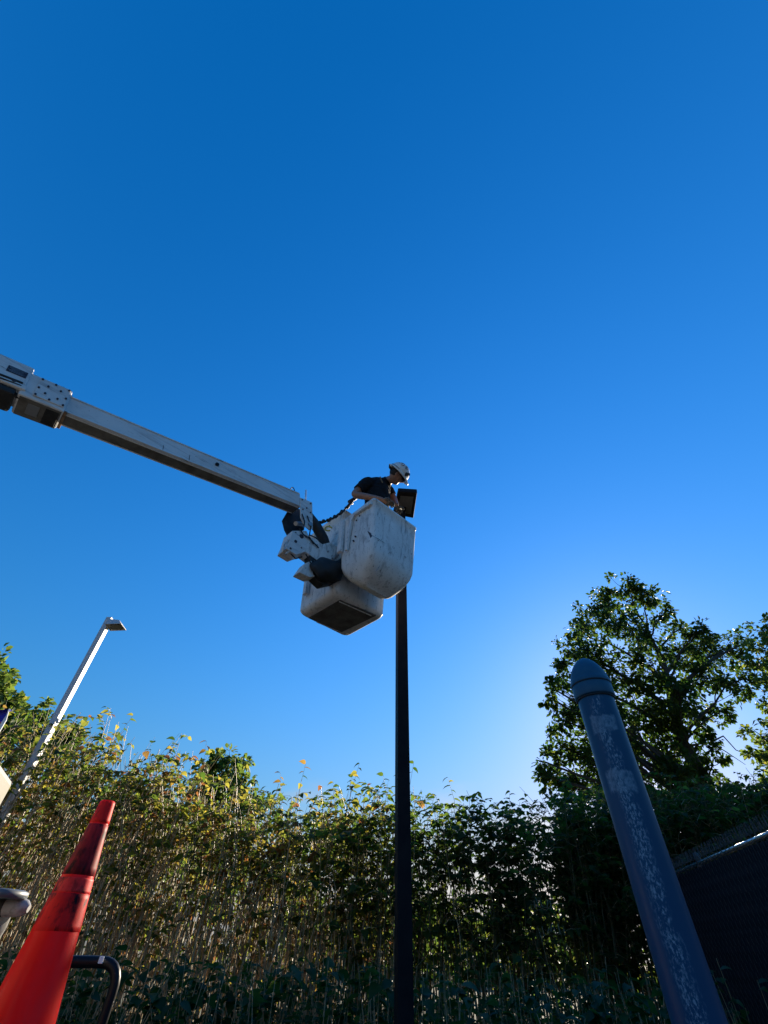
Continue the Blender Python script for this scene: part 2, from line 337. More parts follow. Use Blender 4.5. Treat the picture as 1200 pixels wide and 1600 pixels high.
# ------------------------------------------------------------------ leaves (vectorised)
LEAF_T = np.array([0, .10, .10, .10, .36, .36, .36, .70, .70, .70, 1.0]); LEAF_W = np.array([0, -.27, 0, .27, -.385, 0, .385, -.22, 0, .22, 0])
LEAF_H = np.array([0, .06, .01, .06, .08, 0, .08, -.02, -.10, -.02, -.27])
LEAF_F = np.array([[0, 2, 1, -1], [0, 3, 2, -1], [1, 2, 5, 4], [2, 3, 6, 5], [4, 5, 8, 7], [5, 6, 9, 8], [7, 8, 10, -1], [8, 9, 10, -1]])
KITE_T = np.array([0, .25, .25, .62, .66, .62, 1.0]); KITE_W = np.array([0, -.22, .22, -.30, 0, .30, 0]); KITE_H = np.array([0, .04, .04, .05, -.05, .05, -.16])
KITE_F = np.array([[0, 4, 3, 1], [0, 2, 5, 4], [3, 4, 6, -1], [4, 5, 6, -1]])
def leaves_mesh(name, P, D, N, L, rnd, matl, kite=False):
    P, D, N = (np.asarray(a, float) for a in (P, D, N)); L = np.asarray(L, float); n = len(P)
    T_, W_, H_, F_ = (KITE_T, KITE_W, KITE_H, KITE_F) if kite else (LEAF_T, LEAF_W, LEAF_H, LEAF_F)
    D = D / np.linalg.norm(D, axis=1)[:, None]
    S = np.cross(D, N); S /= (np.linalg.norm(S, axis=1)[:, None] + 1e-9); N = np.cross(S, D)
    V = P[:, None] + L[:, None, None] * (D[:, None] * T_[None, :, None] + S[:, None] * W_[None, :, None] + N[:, None] * H_[None, :, None])
    nv = len(T_); V = V.reshape(-1, 3)
    loops = []; starts = []; tot = []; pos = 0
    cnt = [int((f >= 0).sum()) for f in F_]
    flat = np.concatenate([f[f >= 0] for f in F_]); per = len(flat)
    li = (np.arange(n)[:, None] * nv + flat[None]).ravel()
    st0 = np.concatenate([[0], np.cumsum(cnt)[:-1]])
    ls = (np.arange(n)[:, None] * per + st0[None]).ravel()
    me = bpy.data.meshes.new(name); me.vertices.add(len(V)); me.vertices.foreach_set('co', V.ravel())
    me.loops.add(len(li)); me.loops.foreach_set('vertex_index', li.astype(np.int32))
    me.polygons.add(len(ls)); me.polygons.foreach_set('loop_start', ls.astype(np.int32))
    a = me.attributes.new('rnd', 'FLOAT', 'POINT'); a.data.foreach_set('value', np.repeat(np.asarray(rnd, float), nv).astype(np.float32))
    me.materials.append(matl); me.update(calc_edges=True); me.validate()
    return me
def leaf_obj(name, me, parent=None, kind=None):
    o = bpy.data.objects.new(name, me); col.objects.link(o)
    if parent is not None: o.parent = parent; WM[o.name] = WM[parent.name]
    if kind: o['kind'] = kind
    return o
def tubes_mesh(name, paths, rads, n, matl):
    """many thin stems in one mesh, vectorised: paths (k, m, 3), rads (k, m)"""
    paths = np.asarray(paths, float); k, m, _ = paths.shape
    T_ = np.gradient(paths, axis=1); T_ /= np.linalg.norm(T_, axis=2)[..., None] + 1e-9
    A = np.cross(T_, np.array([0.31, 0.95, 0.02])); A /= np.linalg.norm(A, axis=2)[..., None] + 1e-9
    B = np.cross(T_, A)
    th = 2 * np.pi * np.arange(n) / n
    V = paths[:, :, None] + np.asarray(rads)[:, :, None, None] * (A[:, :, None] * np.cos(th)[:, None] + B[:, :, None] * np.sin(th)[:, None])
    V = V.reshape(-1, 3)
    i = np.arange(k)[:, None, None] * m * n + np.arange(m - 1)[None, :, None] * n
    q = np.arange(n)[None, None]; q2 = (q + 1) % n
    Fc = np.stack([i + q, i + q2, i + n + q2, i + n + q], -1).reshape(-1, 4)
    me = bpy.data.meshes.new(name); me.vertices.add(len(V)); me.vertices.foreach_set('co', V.ravel())
    me.loops.add(Fc.size); me.loops.foreach_set('vertex_index', Fc.ravel().astype(np.int32))
    me.polygons.add(len(Fc)); me.polygons.foreach_set('loop_start', (np.arange(len(Fc)) * 4).astype(np.int32))
    me.polygons.foreach_set('use_smooth', np.ones(len(Fc), bool))
    me.materials.append(matl); me.update(calc_edges=True); me.validate()
    return me

# ------------------------------------------------------------------ ground
g = MB(); g.add([(-1500, -1500, 0), (1500, -1500, 0), (1500, 1500, 0), (-1500, 1500, 0)], [(0, 1, 2, 3)])
tag(g.build('ground', M['ground']), 'bare and grassy soil ground', None, None, 'structure')
g = MB(); g.add([(-14, -14, .004), (8, -14, .004), (8, 3.2, .004), (-14, 3.2, .004)], [(0, 1, 2, 3)])
tag(g.build('road', M['asphalt']), 'grey asphalt service road beside the hedge', None, None, 'structure')

# ------------------------------------------------------------------ trees
def spline(a, b, sag, n=5, jit=0.0):
    a, b = Vector(a), Vector(b); out = []
    for i in range(n):
        t = i / (n - 1); p = a.lerp(b, t) + Vector((0, 0, sag * math.sin(math.pi * t)))
        if 0 < i < n - 1: p += Vector((random.gauss(0, jit), random.gauss(0, jit), random.gauss(0, jit)))
        out.append(p)
    return out
def tree(name, label, base, top, r0, clumps, leafmat, lsize, dens, group=None, bare=()):
    """clumps: (centre, radius) of foliage masses, each reached by a limb"""
    root = empty(name, base); tag(root, label, 'tree', group)
    base, top = Vector(base), Vector(top)
    tr = spline(base, top, 0, 9, r0 * 0.35)
    mb = MB(); mb.tube(tr, [r0 * (1.25 if i == 0 else 1 - 0.85 * i / 8) for i in range(9)], 10); mb.build('trunk', M['bark'], root)
    P, D, N, L, Q = [], [], [], [], []
    twigs = MB()
    for c, rad in clumps:
        c = Vector(c)
        # leave the trunk below the clump
        hd_ = math.hypot(c.x - top.x, c.y - top.y)
        tt = max(0.22, min(0.97, (c.z - rad * 0.3 - hd_ * random.uniform(0.45, 0.8)) / top.z)) * 8; i0 = min(7, int(tt)); st = tr[i0].lerp(tr[i0 + 1], tt - i0)
        lim = spline(st, c, (c - st).length * 0.06, 6, rad * 0.09)
        d0 = min(r0 * 0.26, 0.018 + (c - st).length * 0.014)
        lb = MB(); lb.tube(lim, [d0 * (1 - 0.75 * i / 5) for i in range(6)], 7); lb.build('limb', M['bark'], root)
        nt_ = max(6, int(dens * (rad / 0.5) ** 2))
        for _ in range(nt_):
            v = Vector((random.gauss(0, 1), random.gauss(0, 1), random.gauss(0, 0.85))).normalized() * rad * (random.random() ** 0.42)
            e = c + v
            s_ = lim[random.choice((3, 4, 5))]
            tw = spline(s_, e, 0.03 * rad, 4, rad * 0.08)
            twigs.tube(tw, [0.012, 0.009, 0.007, 0.004], 4, caps=False)
            k = random.randint(14, 40); tr_ = rad * random.uniform(0.10, 0.23) + lsize * 0.5
            out = (e - c).normalized()
            for _k in range(k):
                o_ = Vector((random.gauss(0, 1), random.gauss(0, 1), random.gauss(0, .7))).normalized() * tr_ * random.random() ** 0.5
                P.append(e + o_); dd = (o_.normalized() * 0.8 + out * 0.5 + Vector((0, 0, -0.25)) + Vector((random.gauss(0, .4), random.gauss(0, .4), random.gauss(0, .4))))
                D.append(dd); N.append(Vector((random.gauss(0, .6), random.gauss(0, .6), 1))); L.append(lsize * random.uniform(0.6, 1.25)); Q.append(min(1, max(0, random.gauss(0.45, 0.28))))
    for pts in bare:
        twigs.tube(pts, [0.03 * (1 - 0.8 * i / (len(pts) - 1)) for i in range(len(pts))], 5, caps=False)
    o = twigs.build('twigs', M['bark'], root); o['kind'] = 'stuff'
    inv = np.array(base)
    me = leaves_mesh('crown', np.array(P) - inv, D, N, L, Q, leafmat, kite=True)
    leaf_obj('crown', me, root, 'stuff')
    return root

def clump_list(lst, Y0, spread=1.4, k=1.0):
    out = []
    for x, y, rp in lst:
        Yc = Y0 + random.uniform(-spread, spread); p = pxY(x, y, Yc)
        z = Yc / ray(x, y)[1]; out.append((p, k * rp * z / F))
    return out
oak = [(975, 922, 34), (945, 938, 26), (925, 962, 34), (1012, 935, 30), (1035, 960, 22), (900, 985, 24), (960, 975, 40), (1010, 990, 38), (885, 1020, 28),
       (880, 1055, 26), (925, 1020, 36), (965, 1050, 42), (1015, 1040, 42), (1060, 1030, 34), (1060, 985, 16), (1092, 985, 26), (1090, 1010, 30), (1128, 1020, 34), (1165, 1005, 26),
       (1105, 1060, 38), (1150, 1065, 34), (1060, 1080, 42), (905, 1100, 40), (868, 1078, 20), (860, 1090, 18), (880, 1125, 26), (950, 1110, 44), (1000, 1110, 52),
       (1045, 1130, 44), (1090, 1115, 34), (1130, 1110, 24), (875, 1165, 28), (850, 1190, 22), (900, 1180, 36), (860, 1215, 24), (950, 1170, 48), (1000, 1170, 50), (1045, 1175, 40),
       (920, 1220, 44), (980, 1225, 50), (1040, 1225, 48), (1120, 1180, 14), (1105, 1150, 16), (1060, 1195, 30), (1085, 1170, 22), (1095, 1205, 26), (880, 1225, 34), (1075, 1235, 40), (1125, 1235, 26)]
ob = pxY(1094, 1215, 14.0)
bare_br = [[pxY(1075, 1165, 14), pxY(1110, 1160, 13.9), pxY(1135, 1175, 13.8), pxY(1165, 1195, 13.7)],
           [pxY(1110, 1160, 13.9), pxY(1130, 1150, 13.8), pxY(1150, 1172, 13.8), pxY(1170, 1180, 13.7)],
           [pxY(1020, 1010, 14), pxY(985, 993, 13.7), pxY(955, 985, 13.6), pxY(930, 975, 13.5)],
           [pxY(1000, 1020, 14), pxY(965, 1020, 13.6), pxY(935, 1022, 13.5), pxY(905, 1010, 13.4)]]
tree('oak_tree', 'tall dark oak tree behind the blue bollard, backlit by the sun', (ob.x, 14.0, 0), pxY(1010, 985, 14.0), 0.34,
     clump_list(oak, 14.0, 1.4, .84), M['oak'], 0.145, 14, bare=bare_br)
edge = [(1195, 985, 26), (1215, 1030, 46), (1185, 1045, 24), (1240, 1090, 55), (1205, 1085, 30), (1190, 1150, 30), (1225, 1170, 50), (1185, 1180, 22), (1210, 1125, 30), (1225, 1220, 40), (1270, 1010, 60), (1290, 1120, 70)]
eb = pxY(1290, 1240, 12.0)
tree('maple_tree', 'leafy tree cut by the right edge beside the oak', (eb.x, 12.0, 0), pxY(1270, 1050, 12), 0.22, clump_list(edge, 12.0, .8, .8), M['leftoak'], 0.14, 15)
lt = [(0, 1060, 26), (-25, 1085, 40), (12, 1095, 24), (-10, 1130, 36), (55, 1110, 22), (38, 1135, 26), (68, 1140, 24), (20, 1160, 30), (60, 1170, 32), (95, 1165, 22), (-40, 1050, 40), (100, 1200, 36), (110, 1150, 14)]
lb_ = pxY(20, 1240, 11.0)
tree('ash_tree', 'pale green tree behind the white lamp post at left', (lb_.x, 11.0, 0), pxY(15, 1110, 11), 0.16, clump_list(lt, 11.0, .8), M['leftoak'], 0.15, 18)
mt = [(335, 1190, 20), (355, 1182, 17), (375, 1195, 17), (345, 1215, 24), (375, 1220, 20), (320, 1215, 22), (385, 1245, 24), (340, 1260, 40), (400, 1280, 34), (350, 1320, 40)]
mb_ = pxY(355, 1300, 12.0)
tree('small_tree', 'small round green treetop rising just above the middle of the hedge', (mb_.x, 12.0, 0), pxY(355, 1210, 12), 0.1, clump_list(mt, 12.0, .5), M['leftoak'], 0.14, 20)
for q, (cl, bx, lab) in enumerate((([(900, 1290, 34), (950, 1275, 36), (930, 1330, 44), (980, 1330, 46), (890, 1360, 40), (950, 1390, 50)], 935, 'dark shrub behind the hedge just left of the blue bollard'),
                                  ([(1030, 1275, 42), (1080, 1262, 36), (1060, 1320, 46), (1110, 1290, 40), (1020, 1350, 46), (1090, 1350, 46)], 1060, 'dark shrub behind the fence just right of the blue bollard'),
                                  ([(1140, 1265, 34), (1180, 1262, 32), (1160, 1310, 40), (1210, 1290, 40), (1230, 1250, 36)], 1180, 'dark shrub behind the fence at the right edge'))):
    b0 = pxY(bx, 1450, 9.6)
    tree('shrub', lab, (b0.x, 9.6, 0), pxY(bx, 1330, 9.6), 0.05, clump_list(cl, 9.6, .35), M['oak'], 0.10, 16, 'shrubs behind the hedge')
bt = [(190, 1250, 45), (250, 1265, 45), (140, 1280, 50), (210, 1330, 60), (280, 1320, 45), (120, 1350, 50), (470, 1310, 38), (510, 1300, 34), (540, 1330, 40), (460, 1370, 40)]
for q, (cl, bx, lab) in enumerate(((bt[:6], 200, 'low tree behind the left part of the hedge, seen through its gaps'), (bt[6:], 495, 'low bushy tree behind the hedge just left of the dark pole'))):
    b0 = pxY(bx, 1450, 13.0)
    tree('background_tree', lab, (b0.x, 13.0, 0), pxY(bx, 1300, 13.0), 0.12, clump_list(cl, 13.0, .6), M['leftoak'], 0.16, 14, 'trees behind the hedge')

# far scrub closing the view low behind the hedge
FP, FD_, FN_, FLs, FQ = [], [], [], [], []
for i in range(24000):
    az_ = R(random.uniform(-75, 75)); r_ = random.uniform(34, 46); hmax = 2.6 + 1.2 * math.sin(az_ * 9) + 0.8 * math.sin(az_ * 23 + 1) - 2.2 * max(0, az_) + min(4.2, 40 * max(0, -az_ - .03))
    FP.append((r_ * math.sin(az_), r_ * math.cos(az_), random.random() ** .8 * hmax)); FD_.append((random.gauss(0, 1), random.gauss(0, 1), random.gauss(0, .6))); FN_.append((random.gauss(0, .6), random.gauss(0, .6), 1)); FLs.append(random.uniform(.35, .8)); FQ.append(random.random())
tag(leaf_obj('far_scrub', leaves_mesh('far_scrub', FP, FD_, FN_, FLs, FQ, M['leftoak'], kite=True)), 'far sunlit scrub glimpsed low through the hedge', 'scrub', None, 'stuff')

# unseen woods added to cut the horizon light from the sides and behind
FP, FD_, FN_, FLs, FQ = [], [], [], [], []
for i in range(26000):
    az_ = random.uniform(52, 318); r_ = random.uniform(30, 44); a_ = R(az_)
    hmax = (5.0 + 1.0 * math.sin(a_ * 7) + .8 * math.sin(a_ * 17 + 1)) * min(1, .35 + (az_ - 52) / 25, .35 + (318 - az_) / 25)
    FP.append((r_ * math.sin(a_), r_ * math.cos(a_), random.random() ** .75 * hmax)); FD_.append((random.gauss(0, 1), random.gauss(0, 1), random.gauss(0, .6))); FN_.append((random.gauss(0, .6), random.gauss(0, .6), 1)); FLs.append(random.uniform(.9, 1.9)); FQ.append(random.random())
tag(leaf_obj('light_blocking_wood', leaves_mesh('light_blocking_wood', FP, FD_, FN_, FLs, FQ, M['oak'], kite=True)), 'unseen dark woods added round the lot to cut horizon light', 'wood', None, 'stuff')

# ------------------------------------------------------------------ knotweed hedge
# height of the hedge top against the viewing azimuth (degrees), above the camera's eye line
AZ = np.array([-50, -38, -33, -28, -23, -18, -14, -11, -8, -4, 0, 5, 10, 16, 22, 28, 34, 40, 50])
EL = np.array([14.6, 15.8, 16.4, 16.0, 14.9, 14.0, 13.4, 11.8, 12.4, 13.4, 13.8, 13.2, 12.7, 12.6, 13.6, 13.4, 13.0, 12.4, 11.8])
def hedge_y(x): return 7.3 + 0.17 * x
def top_h(x, y): 
    r_ = math.hypot(x, y); return 1.0 + r_ * math.tan(R(float(np.interp(math.degrees(math.atan2(x, y)), AZ, EL))))
stalks, srad, tws, twr = [], [], [], []
LP, LD, LN, LL, LQ = [], [], [], [], []
def hedge_leaf(p, d, size, q):
    LP.append(p); LD.append(d); LN.append((random.gauss(0, .35), random.gauss(0, .35), 1)); LL.append(size); LQ.append(min(1, max(0, q)))
def stem_path(x, y, h, lean):
    pts = []; a = random.uniform(0, 6.28); arch = random.uniform(0.05, 0.28)
    for i in range(7):
        t = i / 6; b = arch * max(0, t - 0.6) ** 1.5 * 6
        zz = h * (t if t < 0.85 else 0.85 + (t - 0.85) * 0.8)
        pts.append((x + lean[0] * t * h + math.cos(a) * b + random.gauss(0, .026), y + lean[1] * t * h + math.sin(a) * b + random.gauss(0, .02), zz))
    return pts
NS = 3000
for i in range(NS):
    x = random.uniform(-8.5, 8.5); dep = random.random() ** 1.2 * (1.5 if x > .5 else 1.0); y = hedge_y(x) + dep
    if x < .5 and random.random() < .15: continue
    if .3 < x < 3.0 and (dep > .95 or random.random() < .16): continue
    lim = top_h(x, y)
    h = (lim - random.random() ** 1.15 * 0.8 + 0.10 * math.sin(x * 3.1) * math.sin(x * 7.3 + 1)) * random.uniform(0.94, 1.02)
    if random.random() < 0.22: h *= random.uniform(0.55, 0.85)
    elif x < -.8 and random.random() < .10: h = lim + random.uniform(0, .20)
    lean = (random.gauss(0.0, .085), random.gauss(-.01, .04))
    pts = stem_path(x, y, h, lean); stalks.append(pts)
    r0 = random.uniform(0.005, 0.011); srad.append([r0 * (1 - 0.72 * (k / 6) ** 1.4) for k in range(7)])
    A = np.array(pts)
    yel = 0.62 if x < -1 else (0.5 if x < .3 else 0.14)
    side = 1
    t = random.uniform(0.64, 0.84) if x < -0.5 else random.uniform(0.30, 0.62)
    while t < 1.0:
        p = np.array([np.interp(t * 6, range(7), A[:, k]) for k in range(3)]); side = -side
        an = random.uniform(0, 6.28)
        if random.random() < (0.42 if x < .2 else 0.55):
            Lt = random.uniform(0.14, 0.40) * (1.25 - 0.5 * t)
            dirh = np.array([math.cos(an), math.sin(an), random.uniform(0.2, 0.8)])
            q1 = p + dirh * Lt * 0.55; q2 = p + np.array([dirh[0], dirh[1], dirh[2] * 0.55]) * Lt
            tws.append([p, q1, q2]); twr.append([0.0035, 0.0026, 0.0015])
            nl = int(Lt / 0.055) + 1; sd_ = 1
            for k in range(nl):
                u = (k + 1) / nl; pp = p + (q2 - p) * u + np.array([0, 0, 0.05 * Lt * math.sin(3.1 * u)]); sd_ = -sd_
                pr = np.array([-dirh[1], dirh[0], 0]) * sd_ * 0.8 + dirh * 0.5 + np.array([0, 0, random.uniform(-.75, .05)])
                hedge_leaf(pp, pr, random.uniform(0.05, 0.12) * (1.12 if x < -.5 else 1.2), random.gauss(yel, .24))
        else:
            hedge_leaf(p, (math.cos(an), math.sin(an), random.uniform(-.6, .2)), random.uniform(0.07, 0.13), random.gauss(yel + .05, .24))
        t += random.uniform(0.035, 0.075) * ((1.45 if x < .2 else 1.0) if t > 0.72 or x > 2.6 else 2.1)
    for _ in range(random.randint(2, 5)):
        t2 = random.uniform(0.15, 0.7); p = np.array([np.interp(t2 * 6, range(7), A[:, k]) for k in range(3)])
        an = random.uniform(0, 6.28)
        hedge_leaf(p, (math.cos(an), math.sin(an), random.uniform(-.9, .1)), random.uniform(0.04, 0.085), random.gauss(yel + .2 if x < .3 else yel + .05, .25))
for i in range(450):                                     # bare dead canes between the leafy stems
    x = random.uniform(-8, .6); y = hedge_y(x) - .05 + random.random() ** 1.4 * .9
    h = top_h(x, y) * random.uniform(.5, .86); pts = stem_path(x, y, h, (random.gauss(0, .12), random.gauss(-.02, .06)))
    stalks.append(pts); r0 = random.uniform(.003, .0075); srad.append([r0 * (1 - 0.7 * (k / 6) ** 1.4) for k in range(7)])
hedge = tag(empty('knotweed_hedge', (0, 7.3, 0)), 'tall wild hedge of brown stalks and yellow-green leaves behind the pole', 'hedge')
off = np.array([0, 7.3, 0])
SA, SR = np.array(stalks), np.array(srad); dry = SA[:, 0, 0] + rng.normal(0, .7, len(SA)) < -.1  # split left to right; the right-hand stalks carry shade in their colour
leaf_obj('dry_stalks', tubes_mesh('dry_stalks', SA[dry] - off, SR[dry], 5, M['stalk']), hedge, 'stuff')
leaf_obj('shaded_stalks', tubes_mesh('shaded_stalks', SA[~dry] - off, SR[~dry], 5, M['shadedstalk']), hedge, 'stuff')
leaf_obj('twigs', tubes_mesh('twigs', np.array(tws) - off, twr, 3, M['stalk']), hedge, 'stuff')
leaf_obj('leaves', leaves_mesh('leaves', np.array(LP) - off, LD, LN, LL, LQ, M['knot']), hedge, 'stuff')

# shared single leaves for the stems that can be told apart
LEAVES = []
for q in (0.1, 0.35, 0.55, 0.75, 0.95):
    LEAVES.append(leaves_mesh('leaf', [(0, 0, 0)], [(1, 0, 0)], [(0, 0, 1)], [1.0], [q], M['knot']))
WEEDS = [leaves_mesh('leaf', [(0, 0, 0)], [(1, 0, 0)], [(0, 0, 1)], [1.0], [q], M['weed']) for q in (0.1, 0.4, 0.7, 0.95)]
def single_leaf(root, p, d, size, me):
    o = bpy.data.objects.new('leaf', me); col.objects.link(o); o.parent = root
    d = Vector(d).normalized(); n = Vector((random.gauss(0, .3), random.gauss(0, .3), 1)); s = d.cross(n).normalized(); n = s.cross(d)
    o.matrix_local = Matrix.Translation(Vector(p)) @ Matrix((d, -s, n)).transposed().to_4x4() @ Matrix.Scale(size, 4)
def lone_stem(tipx, tipy, frac, label, name='knotweed_plant', Y=None, nl=9, droop=0.5, drytip=False):
    xx = px(tipx, tipy, 5).x; Yh = hedge_y(xx) + 0.25 if Y is None else Y
    tip = pxY(tipx, tipy, Yh); base = Vector((tip.x - random.choice((-.22, -.15, .15, .22)) + random.uniform(-.06, .06), Yh + 0.1, 0))
    root = tag(empty(name, base), label, 'plant', 'stems rising above the hedge')
    top = tip - base; pts = []
    for i in range(10):
        t = i / 9; pts.append(Vector((top.x * t ** 3.2, top.y * t ** 1.6, top.z * (t + .10 * t * (1 - t)))) + (Vector((random.gauss(0, .012), random.gauss(0, .012), 0)) if i else Vector()))
    mb = MB(); mb.tube(pts, [0.009 * (1 - 0.8 * i / 9) for i in range(10)], 6); mb.build('stem', M['stalk'], root, world=False)
    side = 1
    for k in range(nl):
        t = 1 - 0.021 * k; f_ = t * 9; i = min(8, int(f_)); p = pts[i].lerp(pts[i + 1], f_ - i); side = -side
        d = Vector((side * random.uniform(.7, 1), random.uniform(-.5, .3), random.uniform(-droop, .3)))
        single_leaf(root, p, d, random.uniform(.075, .13), LEAVES[4 if drytip and k < 3 else random.choice((0, 1, 1, 2, 2, 3))])
stems = [(206, 1118, 'tallest leafy stem, arching over the hedge right of the white lamp post'), (122, 1122, 'leafy stem touching the right side of the white lamp post'),
         (272, 1155, 'leafy stem leaning right, above the hedge midway to the small treetop'), (160, 1140, 'leafy stem between the lamp post and the tallest hedge stem'),
         (322, 1158, 'dry-tipped stem just left of the small round treetop'), (238, 1172, 'short leafy stem below the tallest arching stem'),
         (478, 1192, 'bare stem with dead curled leaf at its tip, right of the small treetop'), (440, 1208, 'short dry stem left of the bare stem with the curled leaf'),
         (560, 1193, 'slim stem with one drooping leaf, left of the dark pole'), (648, 1193, 'stem tip peeping out just right of the dark pole'),
         (700, 1215, 'leafy arching stem above the hedge right of the dark pole'), (600, 1212, 'leafy stem close to the left side of the dark pole'),
         (520, 1222, 'leafy stem arching right between the bare stem and the dark pole'), (795, 1236, 'leafy stem at the lowest dip of the hedge, left of the oak'),
         (1152, 1208, 'leafy sprig above the chain-link fence against the bright cloud')]
for i, (x, y, lab) in enumerate(stems):
    lone_stem(x, y, 0, lab, nl={6: 4, 7: 5, 8: 4, 4: 6, 9: 3}.get(i, random.randint(9, 13)), drytip=i in (4, 6, 7))

# ------------------------------------------------------------------ low weeds in front of the hedge
def weed(x, y, h, label, nst=5, name='weed_plant'):
    root = tag(empty(name, (x, y, 0)), label, 'plant', 'low weeds at the foot of the hedge')
    mb = MB(); spots = []
    for s_ in range(nst):
        a = random.uniform(0, 6.28); sp_ = random.uniform(.05, .28); hh = h * random.uniform(.7, 1)
        pts = [Vector((math.cos(a) * sp_ * t ** 1.5, math.sin(a) * sp_ * t ** 1.5, hh * t)) for t in (0, .3, .6, .85, 1)]
        mb.tube(pts, [.006, .005, .004, .003, .002], 5); spots.append(pts)
    mb.build('stems', M['stalk'], root, world=False)['kind'] = 'stuff'
    for pts in spots:
        for k in range(5):
            t = random.uniform(.45, 1.0) if k else 1.0; f_ = t * 4; i = min(3, int(f_)); p = pts[i].lerp(pts[i + 1], f_ - i); a = random.uniform(0, 6.28)
            single_leaf(root, p, (math.cos(a), math.sin(a), random.uniform(-.5, .3)), random.uniform(.09, .16), random.choice(WEEDS))
weeds = [(925, 1515, 5.2, 'broad-leaved weed with one raised leaf, left of the blue bollard foot'), (990, 1535, 5.0, 'dark broad-leaved weed touching the blue bollard from the left'),
         (870, 1560, 4.9, 'low dark weed between the pole and the bollard, nearer the bollard'), (790, 1545, 5.1, 'low weed in the dark, midway between pole and bollard'),
         (700, 1535, 5.0, 'leafy weed just right of the dark pole'), (590, 1500, 5.3, 'bushy weed just left of the dark pole'),
         (520, 1490, 5.6, 'tallest dark weed in front of the hedge, left of the pole'), (440, 1510, 5.3, 'leafy weed left of the tallest dark weed'),
         (370, 1500, 5.4, 'broad-leaved weed in front of the stalks, second from the black tube'), (300, 1505, 5.2, 'broad-leaved weed nearest the right side of the black tube'),
         (230, 1490, 5.4, 'lit leafy weed just behind the bend of the black tube'), (165, 1480, 5.5, 'pale-leaved weed above the black tube'),
         (30, 1475, 5.0, 'dark green weed left of the orange cone')]
for x, y, Y, lab in weeds:
    p = pxY(x, y, Y); weed(p.x, p.y, max(.5, p.z), lab, random.randint(5, 7))
WP, WD, WN, WL, WQ = [], [], [], [], []; wst, wsr = [], []
for i in range(2000):
    x = random.uniform(-6.5, 4.6) ; y = random.uniform(4.9, 7.2) + 0.12 * x
    if x > 3.3: continue
    h = random.uniform(.25, .95) * (1.0 if random.random() < .85 else 1.12)
    a = random.uniform(0, 6.28); sp_ = random.uniform(.02, .25)
    pts = [np.array([x + math.cos(a) * sp_ * t, y + math.sin(a) * sp_ * t, h * t]) for t in (0, .5, 1)]
    wst.append(pts); wsr.append([.005, .004, .002])
    for k in range(9):
        t = random.uniform(.3, 1); p = pts[0] + (pts[2] - pts[0]) * t; b = random.uniform(0, 6.28)
        WP.append(p); WD.append((math.cos(b), math.sin(b), random.uniform(-.5, .4))); WN.append((random.gauss(0, .35), random.gauss(0, .35), 1)); WL.append(random.uniform(.05, .125)); WQ.append(random.random())
und = tag(empty('undergrowth', (0, 6, 0)), 'dense dark green undergrowth along the foot of the hedge', 'undergrowth', None, 'stuff')
o6 = np.array([0, 6, 0])
leaf_obj('leaves', leaves_mesh('leaves', np.array(WP) - o6, WD, WN, WL, WQ, M['weed']), und, 'stuff')
leaf_obj('stems', tubes_mesh('stems', np.array(wst) - o6, wsr, 4, M['stalk']), und, 'stuff')
# pale flower spikes in the dark part of the hedge
for i, (x, y, lab) in enumerate(((830, 1415, 'pale flower spikes in the dark hedge, upper sprig'), (850, 1455, 'pale flower spikes in the dark hedge, lower sprig'))):
    c = pxY(x, y, hedge_y(2.6) - .15); root = tag(empty('flower_sprig', (c.x, c.y, 0)), lab, 'flowers', 'flower sprigs in the hedge')
    st_ = [Vector((0, .1, 0)), Vector((.02, .06, c.z * .6)), Vector((-.05, 0, c.z - .06)), Vector((.08, -.03, c.z)), Vector((.24, -.06, c.z - .03))]
    mb = MB(); mb.tube(st_, [.006, .005, .003, .002, .0015], 5); mb.build('stem', M['stalk'], root, world=False)
    for k in range(7):
        u = k / 6; s0 = st_[2].lerp(st_[3], u * 2) if u < .5 else st_[3].lerp(st_[4], u * 2 - 1)
        sp = MB(); d = Vector((random.uniform(-.3, .5), random.uniform(-.5, .2), 1)).normalized() * random.uniform(.05, .09)
        for q in range(14):
            p = s0 + d * (q / 13); e = Vector((random.gauss(0, 1), random.gauss(0, 1), random.gauss(0, 1))).normalized() * .009
            sp.tube([p, p + e], [.004, .0015], 4)
        sp.build('flower_spike', M['flower'], root, world=False)

# ------------------------------------------------------------------ chain-link fence with slats
FA, FB = pxH(1200, 1300, 1.8), pxH(1060, 1360, 1.8)
fd = Vector((FB.x - FA.x, FB.y - FA.y, 0)).normalized(); fn = Vector((-fd.y, fd.x, 0))       # fn points left, towards the camera side
if fn.x > 0: fn = -fn
F0 = Vector((FA.x, FA.y, 0)) - fd * 2.6; FL = 6.6
fence = tag(empty('chain_link_fence', F0), 'dark chain-link fence filled with black slats behind the blue bollard', 'fence')
def fp(u, z, d=0.0): return F0 + fd * u + Vector((0, 0, z)) + fn * d
for k in range(4):
    mb = MB(); mb.tube([fp(.2 + k * 2.1, 0, -.05), fp(.2 + k * 2.1, 1.86, -.05)], .03, 12); mb.lathe(fp(.2 + k * 2.1, 1.86, -.05), [(.034, -.03), (.034, .01), (.02, .035), (.002, .045)], 12)
    mb.build('post', M['wire'], fence)
mb = MB(); mb.tube([fp(0, 1.8, -.045), fp(FL, 1.8, -.045)], .021, 12); mb.build('top_rail', M['rail'], fence)
sm_ = MB(); sm_.box((0, 0, .86), fd * .019, fn * .0035, (0, 0, .86), bev=0); slat_me = None
n_s = int(FL / .0495)
